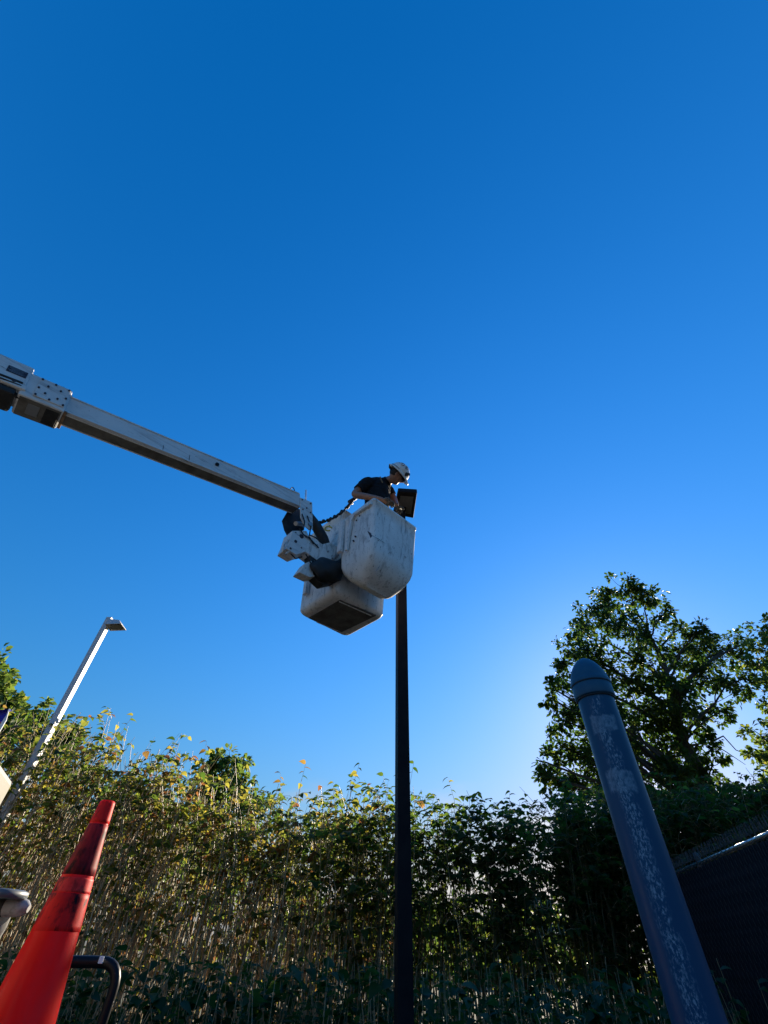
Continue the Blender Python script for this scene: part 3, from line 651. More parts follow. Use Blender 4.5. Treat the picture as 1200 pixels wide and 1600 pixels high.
for k in range(n_s):
    if slat_me is None:
        o = sm_.build('slat', M['slat'], fence, world=False); slat_me = o.data
    else:
        o = bpy.data.objects.new('slat', slat_me); col.objects.link(o); o.parent = fence
    o.location = fd * (.0247 + k * .0495) + Vector((0, 0, .04 + random.uniform(-.006, .006))); o.rotation_euler = (0, 0, random.gauss(0, .03))
wp, wr = [], []
dz = .058
nz_ = 33
for k in range(n_s + 1):
    for j in range(nz_ - 1):
        front = (j + k) % 2 == 0; d_ = .0065 if front else -.0065; q_ = 1 if front else -1
        u = k * .0495; z0 = .03 + j * dz
        b0, e0 = np.array(fp(u - .006 * q_ + .0247, z0, d_)), np.array(fp(u + .006 * q_ + .0247, z0 + dz, d_))
        wp.append([b0 - np.array(F0), (b0 + e0) / 2 - np.array(F0) + np.array(fn) * .002 * q_, e0 - np.array(F0)]); wr.append([.0018, .0023, .0018])
wo = leaf_obj('wire_mesh', tubes_mesh('wire_mesh', wp, wr, 4, M['wire']), fence, 'stuff')
tp, trd = [], []
for k in range(n_s * 2):
    u = k * .02475; s = 1 if k % 2 else -1
    b = np.array(fp(u, 1.83, 0)) - np.array(F0); e = np.array(fp(u + s * .022, 1.925, random.uniform(-.012, .012))) - np.array(F0)
    tp.append([b, (b + e) / 2, e]); trd.append([.0026, .0026, .002])
leaf_obj('wire_tips', tubes_mesh('wire_tips', tp, trd, 4, M['wire']), fence, 'stuff')

# ------------------------------------------------------------------ blue bollard
BC = px(920, 1060, 1.5); bx, by = BC.x, BC.y
bol = tag(empty('bollard', (bx, by, 0)), 'scuffed blue steel pipe bollard with pointed cap in front of the fence', 'bollard')
mb = MB(); mb.lathe((0, 0, 0), [(.0565, 0), (.0565, .6), (.0565, 1.2), (.0565, 1.64)], 40); mb.build('pipe', M['bollard'], bol, world=False)
mb = MB(); mb.lathe((0, 0, 0), [(.0575, 1.610), (.0625, 1.611), (.0635, 1.615), (.0635, 1.652), (.0615, 1.656)], 40); mb.build('collar', M['bollardcap'], bol, world=False)
mb = MB(); mb.lathe((0, 0, 0), [(.0650, 1.656), (.0655, 1.664), (.0630, 1.668), (.0610, 1.678), (.0555, 1.697), (.047, 1.715), (.036, 1.731), (.024, 1.743), (.012, 1.750), (.001, 1.752)], 40)
mb.build('cap', M['bollardcap'], bol, world=False)
mb = MB()
for zz, rr in ((1.607, .0605), (1.6545, .0655)): mb.lathe((0, 0, zz), [(rr - .004, -.003), (rr, -.002), (rr, .002), (rr - .004, .003)], 40)
mb.build('seam', M['black'], bol, world=False)

# ------------------------------------------------------------------ dark light pole
LPX, LPY = .225, 4.1
lp = tag(empty('light_pole', (LPX, LPY, 0)), 'dark square light pole rising behind the bucket, with flat lamp head', 'light pole')
mb = MB(); mb.box((0, 0, .02), (.16, 0, 0), (0, .16, 0), (0, 0, .012), bev=.004); mb.build('base_plate', M['bronze'], lp, world=False)
a = R(12); ex = Vector((math.cos(a), math.sin(a), 0)); ey = Vector((-math.sin(a), math.cos(a), 0))
mb = MB(); mb.box((0, 0, 2.62), ex * .052, ey * .052, (0, 0, 2.6), bev=.008); mb.build('pole', M['bronze'], lp, world=False)
hc = [pxH(*q, 5.22) - Vector((LPX, LPY, 0)) for q in ((622, 768), (652, 770), (646, 810), (614, 804))]
cen = sum(hc, Vector()) / 4
mb = MB(); n_ = Vector((0, 0, .075)); mb.plate(hc, n_)
hd = mb.build('lamp_head', M['bronze'], lp, world=False, bevel=.012)
inner = [cen + (q - cen) * .68 + Vector((0, 0, -.004)) for q in hc]
mb = MB(); mb.plate(inner, Vector((0, 0, .01))); mb.build('lens', M['lens'], hd, world=False)
mb = MB(); mb.box((0, 0, 5.21), ex * .06, ey * .06, (0, 0, .06), bev=.01); mb.tube([(0, 0, 5.25), (cen.x, cen.y, 5.26)], .03, 10); mb.build('bracket', M['bronze'], lp, world=False)

# ------------------------------------------------------------------ white lamp post at left
T = pxH(172, 966, 4.95)
lw = tag(empty('lamp_post', (T.x, T.y, 0)), 'white square lamp post with drooping lamp head behind the hedge at left', 'lamp post')
a = R(0); ex = Vector((math.cos(a), math.sin(a), 0)); ey = Vector((-math.sin(a), math.cos(a), 0))
mb = MB(); mb.box((0, 0, 2.475), ex * .043, ey * .043, (0, 0, 2.475), bev=.003); mb.build('pole', M['polewhite'], lw, world=False)
hx = ex; hy = ey
def hp(u, v, z): return hx * u + hy * v + Vector((0, 0, z))
lo = [hp(.045, -.105, 4.775), hp(.30, -.105, 4.795), hp(.30, .105, 4.795), hp(.045, .105, 4.775)]; hi = [hp(.045, -.065, 4.90), hp(.215, -.065, 4.885), hp(.215, .065, 4.885), hp(.045, .065, 4.90)]
mb = MB(); mb.add(lo + hi, [(4, 5, 6, 7), (0, 4, 7, 3), (0, 1, 5, 4), (1, 2, 6, 5), (2, 3, 7, 6)]); mb.add([p + Vector((0, 0, .01)) for p in lo], [(0, 3, 2, 1)])
hd = mb.build('lamp_head', M['polewhite'], lw, world=False)
mb = MB(); mb.plate([hp(.08, -.07, 4.773), hp(.265, -.07, 4.788), hp(.265, .07, 4.788), hp(.08, .07, 4.773)], Vector((0, 0, .012))); mb.build('lens', M['lens'], hd, world=False)
for q in range(4):
    mb = MB(); c = [lo[q], lo[(q + 1) % 4]]; mb.tube(c, .007, 6); mb.build('rim', M['polewhite'], hd, world=False)
mb = MB(); mb.box(hp(.04, 0, 4.85), hx * .012, hy * .05, (0, 0, .05), bev=.003); mb.build('bracket', M['steel'], lw, world=False)

# ------------------------------------------------------------------ feather flag at the left edge
fr = Vector(ray(19, 1108)); k = 5.6 / math.hypot(fr.x, fr.y); ft = Vector(CAM) + fr * k
flag = tag(empty('feather_flag', (ft.x - .05, ft.y, 0)), 'blue, red and white feather flag tip at the left edge', 'flag')
def flag_pt(u, v):            # v along the height from tip downwards, u across
    w = .02 + .45 * min(1, (v / .25) ** .6); return Vector((.05 - .02 - u * w - v * .02, .05 * math.sin(3 * u + v * 4), ft.z - v + .10 * u * min(v * 4, 1)))
cols = {'blue': (.01, .015, .35), 'red': (.42, .05, .05), 'white': (.8, .8, .8)}
for c in cols: M['flag_' + c] = mat('flag_' + c, cols[c], .7, noise=(6, tuple(v * .8 for v in cols[c]), .4, .7))
mb = MB(); nu, nv = 10, 30
def band(u, v): return 2 if u < .13 and v > .03 else (0 if v < .11 + .10 * u * 0 else (1 if v < .62 else 2))
for i in range(nu):
    for j in range(nv):
        u0, u1 = i / nu, (i + 1) / nu; v0, v1 = 1.9 * (j / nv) ** 1.4, 1.9 * ((j + 1) / nv) ** 1.4
        q = [flag_pt(u0, v0), flag_pt(u1, v0), flag_pt(u1, v1), flag_pt(u0, v1)]
        mb.add(q, [(0, 1, 2, 3)], band((u0 + u1) / 2, (v0 + v1) / 2), True)
mb.build('sail', None, flag, world=False, mats=[M['flag_blue'], M['flag_red'], M['flag_white']])
mb = MB(); rc = flag_pt(.62, .21) + Vector((.01, -.02, 0))
mb.tube([rc + Vector((.045 * math.cos(t), 0, .045 * math.sin(t))) for t in np.linspace(0, 6.28, 17)], .008, 6); mb.build('emblem_ring', M['flag_white'], flag, world=False)
mb = MB(); mb.tube([(.06, .02, 0), (.06, .02, 1.4), (.05, .02, ft.z - .5), (.045, .01, ft.z - .1), (.02, 0, ft.z + .0)], [.014, .012, .010, .008, .005], 8); mb.build('pole', M['flag_white'], flag, world=False)

# ------------------------------------------------------------------ bucket truck
TX = Vector((.93, .367, 0)).normalized(); TY = Vector((-TX.y, TX.x, 0)); UP = Vector((0, 0, 1))
fr = Vector(ray(22, 1222)); k = 2.8 / math.hypot(fr.x, fr.y); Qc = Vector(CAM) + fr * k; BH = Qc.z     # rear far top corner of the body
truck = tag(empty('bucket_truck', (Qc.x, Qc.y, 0)), 'white bucket truck with long boom carrying two scuffed fibreglass buckets', 'truck')
Q0 = Vector((Qc.x, Qc.y, 0))
def tp_(x, y, z): return Q0 + TX * x + TY * y + UP * z
def tbox(mb, x0, x1, y0, y1, z0, z1, bev=.01, mi=0): mb.box(tp_((x0 + x1) / 2, (y0 + y1) / 2, (z0 + z1) / 2), TX * (x1 - x0) / 2, TY * (y1 - y0) / 2, UP * (z1 - z0) / 2, mi, bev)
mb = MB(); tbox(mb, -4.2, 0, -2.3, 0, .62, BH, .02); body = mb.build('utility_body', M['cream'], truck)
for (y0, y1) in ((-2.2, -1.25), (-1.05, -.1)):
    mb = MB(); tbox(mb, .001, .018, y0, y1, .72, BH - .12, .005); dd = mb.build('locker_door', M['cream'], truck)
    mb = MB(); tbox(mb, .019, .04, (y0 + y1) / 2 - .06, (y0 + y1) / 2 + .06, 1.0, 1.05, .005); mb.build('handle', M['steel'], dd)
mb = MB(); tbox(mb, -6.3, -4.3, -2.25, -.05, .6, 2.3, .08); mb.build('cab', M['cream'], truck)
mb = MB(); tbox(mb, -6.2, .8, -1.6, -.7, .42, .60, .01); mb.build('chassis', M['blackpaint'], truck)
mb = MB(); tbox(mb, .03, .95, -2.3, .12, .46, .53, .006); mb.build('tail_deck', M['steel'], truck)
for wx in (-5.4, -1.2):
    for wy in (-2.1, -.15):
        mb = MB(); c = tp_(wx, wy, .45); mb.tube([c - TY * .14, c - TY * .12, c + TY * .12, c + TY * .14], [.40, .45, .45, .40], 28); wh = mb.build('wheel', M['black'], truck)
        mb = MB(); mb.tube([c - TY * .15, c + TY * .15], .24, 20); mb.build('rim', M['zinc'], wh)
# marker-light arm on the tail, seen left of the cone
gz = 1.72
gpt = lambda x, y, d=gz: px(x, y, d)
mb = MB(); mb.tube([gpt(-60, 1414), gpt(18, 1417), gpt(30, 1418), gpt(39, 1419), gpt(45, 1420)], [.030, .030, .029, .024, .012], 18); arm = mb.build('marker_light_arm', M['barpaint'], truck)
mb = MB(); mb.tube([gpt(-60, 1414), gpt(11, 1416.5)], [.0315, .0315], 18); mb.build('rubber_sleeve', M['black'], arm)
c = gpt(-8, 1398); mb = MB(); mb.tube([c - UP * .012, c - UP * .008, c + UP * .010, c + UP * .016], [.105, .115, .115, .10], 30); mb.build('top_plate', M['plate'], arm)
mb = MB(); mb.tube([gpt(-6, 1432), gpt(-10, 1446), gpt(-16, 1460)], [.05, .048, .042], 16); mb.build('socket', M['steel'], arm)
e_ = gpt(-16, 1460); mb = MB(); mb.tube([e_, Vector((e_.x - .1, e_.y - .02, .53))], [.040, .04], 16); mb.build('standard', M['cream'], arm)
# bent black guard tube behind the cone
gt = 2.05
cA = px(60, 1502, 1.95); cB = px(150, 1503, gt)
def arc(P0, P1, P2, n=8): return [(1 - t) ** 2 * Vector(P0) + 2 * t * (1 - t) * Vector(P1) + t * t * Vector(P2) for t in np.linspace(0, 1, n)]
crn = px(192, 1504, gt); low = Vector((crn.x - .005, crn.y, crn.z - .10)); 
gpts = [cA] + arc(px(158, 1503, gt), crn, low) + [Vector((low.x - .01, low.y, .53))]
mb = MB(); mb.tube(gpts, .0215, 16); mb.tube([cA, Vector((cA.x - .02, cA.y, .53))], .0215, 12); gd = mb.build('guard_tube', M['blackpaint'], truck)
mb = MB(); wv = px(158, 1500, gt - .024); mb.box(wv, TX * .010, UP * .012, TY * .003, bev=.002); mb.build('paint_chip', M['sticker'], gd)

# boom -------------------------------------------------------------
TIP, BAK = px(463, 787, 4.5), px(96, 639, 3.22)
BD = (TIP - BAK).normalized(); BS = Vector((BD.y, -BD.x, 0)).normalized(); BU = BS.cross(BD).normalized()      # BS: towards the camera side
if BU.z < 0: BU = -BU
def bpnt(u, s, v): return TIP + BD * u + BS * s + BU * v
L0 = (TIP - BAK).length
def bbox(mb, u0, u1, s0, s1, v0, v1, bev=.008, mi=0): mb.box(bpnt((u0 + u1) / 2, (s0 + s1) / 2, (v0 + v1) / 2), BD * (u1 - u0) / 2, BS * (s1 - s0) / 2, BU * (v1 - v0) / 2, mi, bev)
mb = MB(); bbox(mb, -L0 - .6, .0, -.075, .075, -.092, .092, .014); ub = mb.build('upper_boom', M['boom'], truck)
for nm, args in (('top_trim', (-L0 - .02, -.02, .0752, .081, .070, .082)), ('bottom_trim', (-L0 - .02, -.02, .0752, .081, -.088, -.076)), ('lower_trim', (-L0 - .02, -.02, .05, .062, -.098, -.0925)), ('lower_trim', (-L0 - .02, -.02, -.062, -.05, -.098, -.0925))):
    mb = MB(); bbox(mb, *args, .002); mb.build(nm, M['boom'], ub)
mb = MB(); bbox(mb, -L0 - .02, -.01, -.062, .062, -.0945, -.0921, .0005); mb.build('grimy_shaded_underside', M['grime_shade'], ub)  # thin dark sheet: the boom's underside shade painted in along with dirt
mb = MB(); c = pxP(339, 726, bpnt(0, .076, 0), BS); mb.tube([c, c + BS * .012], .018, 12); mb.tube([c + BS * .012, c + BS * .02], .010, 6); mb.build('inspection_plug', M['black'], ub)
for (x_, y_) in ((296, 715), (255, 700)):
    mb = MB(); c = pxP(x_, y_, bpnt(0, .076, 0), BS); mb.box(c, BD * .0015, BU * .03, BS * .002); mb.build('scratch', M['ink'], ub)
# outer sleeve
SU = -L0 + .02
mb = MB(); bbox(mb, SU - .27, SU, -.105, .105, -.118, .122, .018)
sl = mb.build('boom_sleeve', M['boom'], truck)
mb = MB(); bbox(mb, SU - .195, SU - .012, .1052, .114, -.085, .105, .004); pl = mb.build('cover_plate', M['boom'], sl)
for (a_, b_) in ((-.185, .092), (-.105, .092), (-.022, .092), (-.185, .0), (-.022, .0), (-.185, -.073), (-.105, -.073), (-.022, -.073), (-.14, .045), (-.065, .05), (-.14, -.03), (-.065, -.035)):
    mb = MB(); c = bpnt(SU + a_, .114, b_); mb.tube([c, c + BS * .008], .0075, 6); mb.build('bolt', M['ink'], sl)
mb = MB(); bbox(mb, SU - .255, SU - .012, -.098, .092, -.1215, -.1185, .001); mb.build('grimy_shaded_underside', M['grime_shade'], sl)
mb = MB(); bbox(mb, SU - .10, SU - .02, -.085, .075, -.128, -.122, .003); mb.build('recess_patch', M['black'], sl)  # dark of the hollow under the sleeve put in as a black patch
mb = MB(); bbox(mb, SU - .20, SU - .13, -.05, .06, -.127, -.122, .003); mb.build('recess_patch', M['steel'], sl)
mb = MB(); bbox(mb, SU - .002, SU + .018, -.095, .095, -.108, -.094, .004); mb.build('rust_lip', mat('rusty_lip', (.30, .19, .11), .8, noise=(30, (.15, .09, .06), .4, .6)), sl)
hp_ = [bpnt(SU - .16, .05, .122), bpnt(SU - .12, .05, .15), bpnt(SU - .06, .05, .158), bpnt(SU - .02, .05, .145), bpnt(SU + .01, .05, .09)]
mb = MB(); mb.tube(hp_, .011, 8); mb.build('hose', M['black'], sl)
mb = MB(); bbox(mb, SU - 2.7, SU - .25, -.115, .115, -.03, .165, .014); ob_ = mb.build('outer_boom', M['boom'], truck)
mb = MB(); bbox(mb, SU - 2.6, SU - .24, .03, .118, -.075, -.032, .008); mb.build('side_rail', M['boom'], ob_)
mb = MB(); bbox(mb, SU - 2.6, SU - .28, -.10, .10, -.135, -.078, .02); mb.build('cavity_box', M['black'], ob_)  # black box standing in for the dark cavity under the outer boom
mb = MB(); mb.tube([bpnt(SU - 2.5, .06, -.10), bpnt(SU - .45, .06, -.10)], .038, 14); mb.tube([bpnt(SU - .45, .06, -.10), bpnt(SU - .2, .06, -.10)], .018, 10); mb.build('extension_cylinder', M['black'], ob_)
mb = MB(); c = pxP(27, 581, bpnt(0, .116, 0), BS); mb.box(c, BD * .055, BU * .030, BS * .002, bev=.001); pk = mb.build('data_plate', M['ink'], ob_)
for j in range(5):
    mb = MB(); mb.box(c + BU * (.02 - .01 * j) + BS * .0025 - BD * (.004 * (j % 2)), BD * (.045 - .006 * (j % 3)), BU * .0012, BS * .0006); mb.build('print_line', M['steel'], pk)
mb = MB(); c = pxP(22, 595, bpnt(0, .116, 0), BS); mb.tube([c, c + BS * .006], .012, 12); mb.build('bolt', M['ink'], ob_)
# turret back on the truck bed
far = bpnt(SU - 2.7, 0, 0)
mb = MB(); mb.tube([(far.x, far.y, .62), (far.x, far.y, BH + .5)], .30, 24); mb.tube([(far.x, far.y, BH + .5), (far.x, far.y, far.z + .15)], [.24, .18], 20); mb.build('turret', M['cream'], truck)

# buckets ------------------------------------------------------------
def rrect(w, d, r_, n=6):
    out = []
    for (cx, cy, a0) in ((w / 2 - r_, d / 2 - r_, 0), (-w / 2 + r_, d / 2 - r_, 90), (-w / 2 + r_, -d / 2 + r_, 180), (w / 2 - r_, -d / 2 + r_, 270)):
        for k in range(n + 1): a = R(a0 + 90 * k / n); out.append((cx + r_ * math.cos(a), cy + r_ * math.sin(a)))
    return out
def bucket(name, c, zr, h, w, d, ang, taper, brad, kx=1.0, flat=False):
    a = R(ang); e1 = Vector((math.cos(a), math.sin(a), 0)); e2 = Vector((-math.sin(a), math.cos(a), 0)); c = Vector(c)
    rings = []
    def ring(z, ix, iy, r_): 
        ww, dd = max(.02, w - 2 * ix), max(.02, d - 2 * iy); r_ = min(r_, ww / 2 - .002, dd / 2 - .002)
        rings.append([c + e1 * x + e2 * y + UP * z for x, y in rrect(ww, dd, r_)])
    zb = zr - h
    ring(zr - .10, .035, .035, .03)                      # inner wall, then over the rim and down the outside
    ring(zr - .004, .028, .028, .03); ring(zr, .022, .022, .03); ring(zr, -.001, -.001, .032); ring(zr - .006, -.007, -.007, .036); ring(zr - .030, -.007, -.007, .036); ring(zr - .036, .0, .0, .03)
    H = h - brad
    for t in (.25, .5, .75, 1.0): ring(zr - .036 - (H - .036) * t, taper * t, taper * t, .03 + .03 * t)
    for q in range(1, 9):
        b = q / 8 * math.pi / 2; ins = brad * (1 - math.cos(b)) ; ring(zb + brad - brad * math.sin(b), taper + ins * kx, taper + ins, .055 + ins * .32)
    n = len(rings[0]); mb = MB(); vs_ = [v for r_ in rings for v in r_]
    fs = [(i * n + k, i * n + (k + 1) % n, (i + 1) * n + (k + 1) % n, (i + 1) * n + k) for i in range(len(rings) - 1) for k in range(n)]
    mb.add(vs_, fs, 0, True); mb.add(rings[-1], [tuple(range(n))], 0, True)
    # floor of the inside
    inn = [c + e1 * x + e2 * y + UP * (zr - .1) for x, y in rrect(w - .07, d - .07, .05)]; ib = [c + e1 * x + e2 * y + UP * (zb + .06) for x, y in rrect(w - .16, d - .16, .05)] if not brad > .15 else [c + e1 * x + e2 * y + UP * (zb + .06) for x, y in rrect(w * .62, d * .34, .05)]
    mb.add(inn + ib, [(k, (k + 1) % n, n + (k + 1) % n, n + k) for k in range(n)], 0, True); mb.add(ib, [tuple(range(n))], 0)
    o = mb.build(name, M['fibre'], truck)
    md = o.modifiers.new('sharp', 'EDGE_SPLIT'); md.split_angle = R(50)
    return o, c, e1, e2
ANG = 43
A_ = pxH(585, 777, 4.2); a = R(ANG); e1 = Vector((math.cos(a), math.sin(a), 0)); e2 = Vector((-math.sin(a), math.cos(a), 0))
RW, RD, RZ, RH = .62, .51, 4.2, .86
RC = A_ + e1 * RW / 2 + e2 * RD / 2; RC.z = 0
bR, _, _, _ = bucket('bucket', RC, RZ, RH, RW, RD, ANG, .020, .30, .62)
bR['label'] = 'scuffed white rounded bucket the worker stands in'
LZ, LH = 4.46, 1.08
LCn = sum((pxH(*q, LZ - LH) for q in ((475, 965), (530, 931), (597, 962), (530, 996))), Vector()) / 4; LCn.z = 0
bL, _, _, _ = bucket('bucket', LCn, LZ, LH, .70, .64, ANG, .02, .07)
bL['label'] = 'scuffed white flat-bottomed empty bucket'
def rface(x, y, d=0.0): return pxP(x, y, RC - e1 * (RW / 2) - e1 * d, e1)       # on R's end face towards the boom
def rside(x, y, d=0.0): return pxP(x, y, RC - e2 * (RD / 2) - e2 * d, e2)       # on R's long face
def strip(mb, pts, wid, nrm, th):
    """raised flat moulding along a path of points lying on a face"""
    pts = [Vector(p) for p in pts]
    for p, q in zip(pts[:-1], pts[1:]):
        d = (q - p).normalized(); s = d.cross(nrm).normalized()
        mb.box((p + q) / 2 + nrm * th / 2, d * ((q - p).length / 2 + wid * .35), s * wid / 2, nrm * th / 2, bev=.004)
mb = MB(); strip(mb, [rface(581, 788), rface(556, 805), rface(551, 815), rface(546, 840), rface(543, 860)], .03, -e1, .028); mb.build('moulding', M['fibre'], bR)
mb = MB(); strip(mb, [rface(537, 818), rface(533, 862)], .055, -e1, .035); mb.build('mounting_rib', M['fibre'], bR)
for q in ((541, 811), (557, 813), (562, 806), (555, 838), (552, 845)):
    mb = MB(); p = rface(*q); mb.tube([p + e1 * .01, p - e1 * .006], .008, 8); mb.build('bolt', M['ink'], bR)
mb = MB(); p = rside(576, 836, .004); mb.plate([rside(574, 830, .002), rside(579, 833, .002), rside(581, 838, .002), rside(579, 841, .002), rside(577, 836, .002)], -e2 * .004); mb.build('chipped_hole', M['ink'], bR)
for q0, q1 in (((580, 836), (602, 849)), ((627, 857), (625, 875)), ((631, 869), (635, 871)), ((594, 882), (587, 893)), ((628, 815), (630, 835))):
    mb = MB(); mb.tube([rside(*q0, -.011), rside((q0[0] + q1[0]) / 2 + 1, (q0[1] + q1[1]) / 2, -.009), rside(*q1, -.011)], [.0012, .0028, .001], 5); mb.build('crack', M['steel'], bR)
# panel under the flat bucket
zb = LZ - LH
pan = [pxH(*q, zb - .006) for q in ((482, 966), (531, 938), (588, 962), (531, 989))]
mb = MB(); mb.plate(pan, UP * .01); mb.build('bottom_panel', M['grime_shade'], bL)  # panel colour holds the bucket's underside shade as well as dirt
for q in (((495, 972), (542, 996 - 4)), ((530, 940), (580, 962))):
    mb = MB(); p, r_ = pxH(*q[0], zb - .010), pxH(*q[1], zb - .010); mb.tube([p, r_], .006, 6); mb.build('bottom_rib', M['fibre'], bL)
def lface(x, y, d=0.0): return pxP(x, y, LCn - e1 * (.35 + d), e1)
mb = MB(); strip(mb, [lface(484, 892), lface(480, 928)], .05, -e1, .04); mb.build('mounting_rib', M['fibre'], bL)
mb = MB(); hk = pxP(513, 826, LCn - e2 * .34, e2); mb.tube([hk + Vector((.035 * math.cos(t), 0, .03 * math.sin(t))) for t in np.linspace(.3, 5.4, 12)], .008, 6); mb.tube([hk + Vector((0, 0, .03)), hk + Vector((0, .05, .09))], .007, 6); mb.build('tie_hook', M['yellow'], bL)

# boom tip linkage ----------------------------------------------------
HD = Vector((BD.x, BD.y, 0)).normalized()
TPp = bpnt(0, .085, 0)
def tip(x, y, d=0.0): return pxP(x, y, TPp + BS * d, BS)
mb = MB(); mb.plate([tip(469, 777), tip(488, 785), tip(489, 826), tip(484, 828), tip(477, 822), tip(470, 808)], -BS * .014); tp1 = mb.build('tip_plate', M['boom'], truck, bevel=.003)
mb = MB(); mb.plate([p - BS * .165 for p in (tip(469, 777), tip(488, 785), tip(489, 826), tip(484, 828), tip(466, 826), tip(460, 815), tip(456, 800))], -BS * .014); mb.build('tip_plate', M['black'], truck, bevel=.003)
for q in ((472, 781), (485, 787), (473, 796), (485, 801), (474, 810), (479, 794)):
    mb = MB(); p = tip(*q); mb.tube([p, p + BS * .008], .008, 6); mb.build('bolt', M['ink'], tp1)
mb = MB(); p = tip(484, 820); mb.tube([p, p + BS * .02], .024, 16); mb.build('pivot_pin', M['steel'], tp1)
mb = MB(); mb.tube([tip(462, 818, -.05), tip(484, 820, -.16)], .022, 12); mb.build('pivot_shaft', M['steel'], truck)
mb = MB(); mb.tube([tip(477.5, 781, -.02), tip(478, 766, -.02)], .009, 10); mb.build('stop_pin', M['zinc'], truck)
mb = MB(); mb.tube(arc(tip(452, 769, -.05), tip(458, 752, -.05), tip(462, 774, -.05), 10), .005, 6); mb.build('cable_loop', M['black'], truck)
# bracket block
mb = MB(); mb.plate([tip(457, 829), tip(479, 829), tip(483, 838), tip(477, 862), tip(463, 867), tip(447, 857), tip(452, 846)], -BS * .15); bk = mb.build('leveling_bracket', M['boom'], truck, bevel=.005)
for x_, y_, r_ in ((471, 838, .024), (462, 846, .016), (454, 857, .011), (462, 832, .007), (471, 856, .007), (478, 839, .008)):
    mb = MB(); p = tip(x_, y_); mb.tube([p - BS * .004, p + BS * .003], r_, 16); mb.build('hole', M['ink'], bk)
mb = MB(); mb.tube([tip(452, 842, -.02), tip(444, 850, -.02), tip(441, 863, -.02), tip(446, 866, -.02), tip(453, 861, -.02)], .011, 8); mb.build('handle', M['boom'], bk)
mb = MB(); mb.tube([tip(453, 864, -.03), tip(462, 873, -.03), tip(472, 870, -.03)], .006, 6); mb.build('handle', M['black'], bk)
# arm from the bracket to between the buckets
mb = MB(); mb.plate([tip(482, 837), tip(492, 841), tip(504, 850), tip(516, 847), tip(535, 858), tip(548, 872), tip(540, 885), tip(520, 880), tip(503, 880), tip(488, 870), tip(477, 862)], -BS * .13); am = mb.build('bucket_arm', M['fibre'], truck, bevel=.008)
mb = MB(); mb.tube([tip(484, 836, .005), tip(493, 840, .005), tip(503, 848, .005)], .007, 6); mb.build('hydraulic_hose', M['black'], am)
mb = MB(); mb.tube([tip(483, 806, -.10), tip(494, 822, -.09), tip(505, 842, -.08), tip(509, 852, -.08)], [.045, .055, .055, .05], 12); mb.build('hose_bundle', M['black'], truck)
for hs_ in ([(472, 803), (476, 815), (474, 828)], [(480, 806), (486, 822), (483, 838), (490, 850)], [(468, 826), (474, 835), (485, 842), (498, 856)], [(478, 866), (486, 880), (497, 886)]):
    mb = MB(); mb.tube([tip(x_, y_, .012) for x_, y_ in hs_], .0065, 7); mb.build('hydraulic_hose', M['black'], truck)
for (x_, y_) in ((495, 852), (512, 862), (528, 868), (503, 872), (519, 873)):
    mb = MB(); p = tip(x_, y_); mb.tube([p - BS * .002, p + BS * .009], .010, 6); mb.build('bolt', M['steel'], am)
for (y_, w_) in ((-.02, .010), (-.05, .008)):
    mb = MB(); mb.tube([bpnt(SU - .27, .112, y_), bpnt(SU - .5, .122, y_ - .02), bpnt(SU - .9, .122, y_ - .01), bpnt(SU - 1.3, .124, y_ - .02)], w_, 7); mb.build('hydraulic_hose', M['black'], ob_)
# cross-shaft and pouch under the arm
mb = MB(); mb.plate([tip(467, 894, .0), tip(477, 880, .0), tip(490, 874, .0), tip(504, 884, .0), tip(498, 900, .0), tip(484, 902, .0)], -BS * .10); mb.build('lower_bracket', M['fibre'], truck, bevel=.006)
def blob(c, rx, ry, rz, jit=.12):
    bm = bmesh.new(); bmesh.ops.create_icosphere(bm, subdivisions=3, radius=1)
    for v in bm.verts:
        n = 1 + jit * math.sin(5 * v.co.x + 3 * v.co.y) * math.cos(4 * v.co.z + 2 * v.co.y); v.co = BD * v.co.x * rx * n + BS * v.co.y * ry * n + UP * v.co.z * rz * n
    return bm
mb = MB(); mb.bm(blob(tip(512, 891, .02), .19, .08, .13), tip(512, 891, .02)); mb.build('valve_cover', M['black'], truck)
mb = MB(); mb.tube([tip(515, 893, .0), tip(535, 885, .02), tip(545, 872, .03), tip(548, 862, .03)], [.08, .075, .055, .026], 12); mb.build('mount_shaft', M['black'], truck)
mb = MB(); mb.plate([tip(484, 866), tip(500, 878), tip(528, 880), tip(548, 876), tip(552, 888), tip(540, 906), tip(505, 914), tip(488, 898)], -BS * .10); mb.build('bearing_housing', M['black'], truck, bevel=.01)
mb = MB(); p = tip(523, 871, .02); mb.tube([p, p + BS * .03], .02, 6); mb.build('grease_cap', M['zinc'], truck)

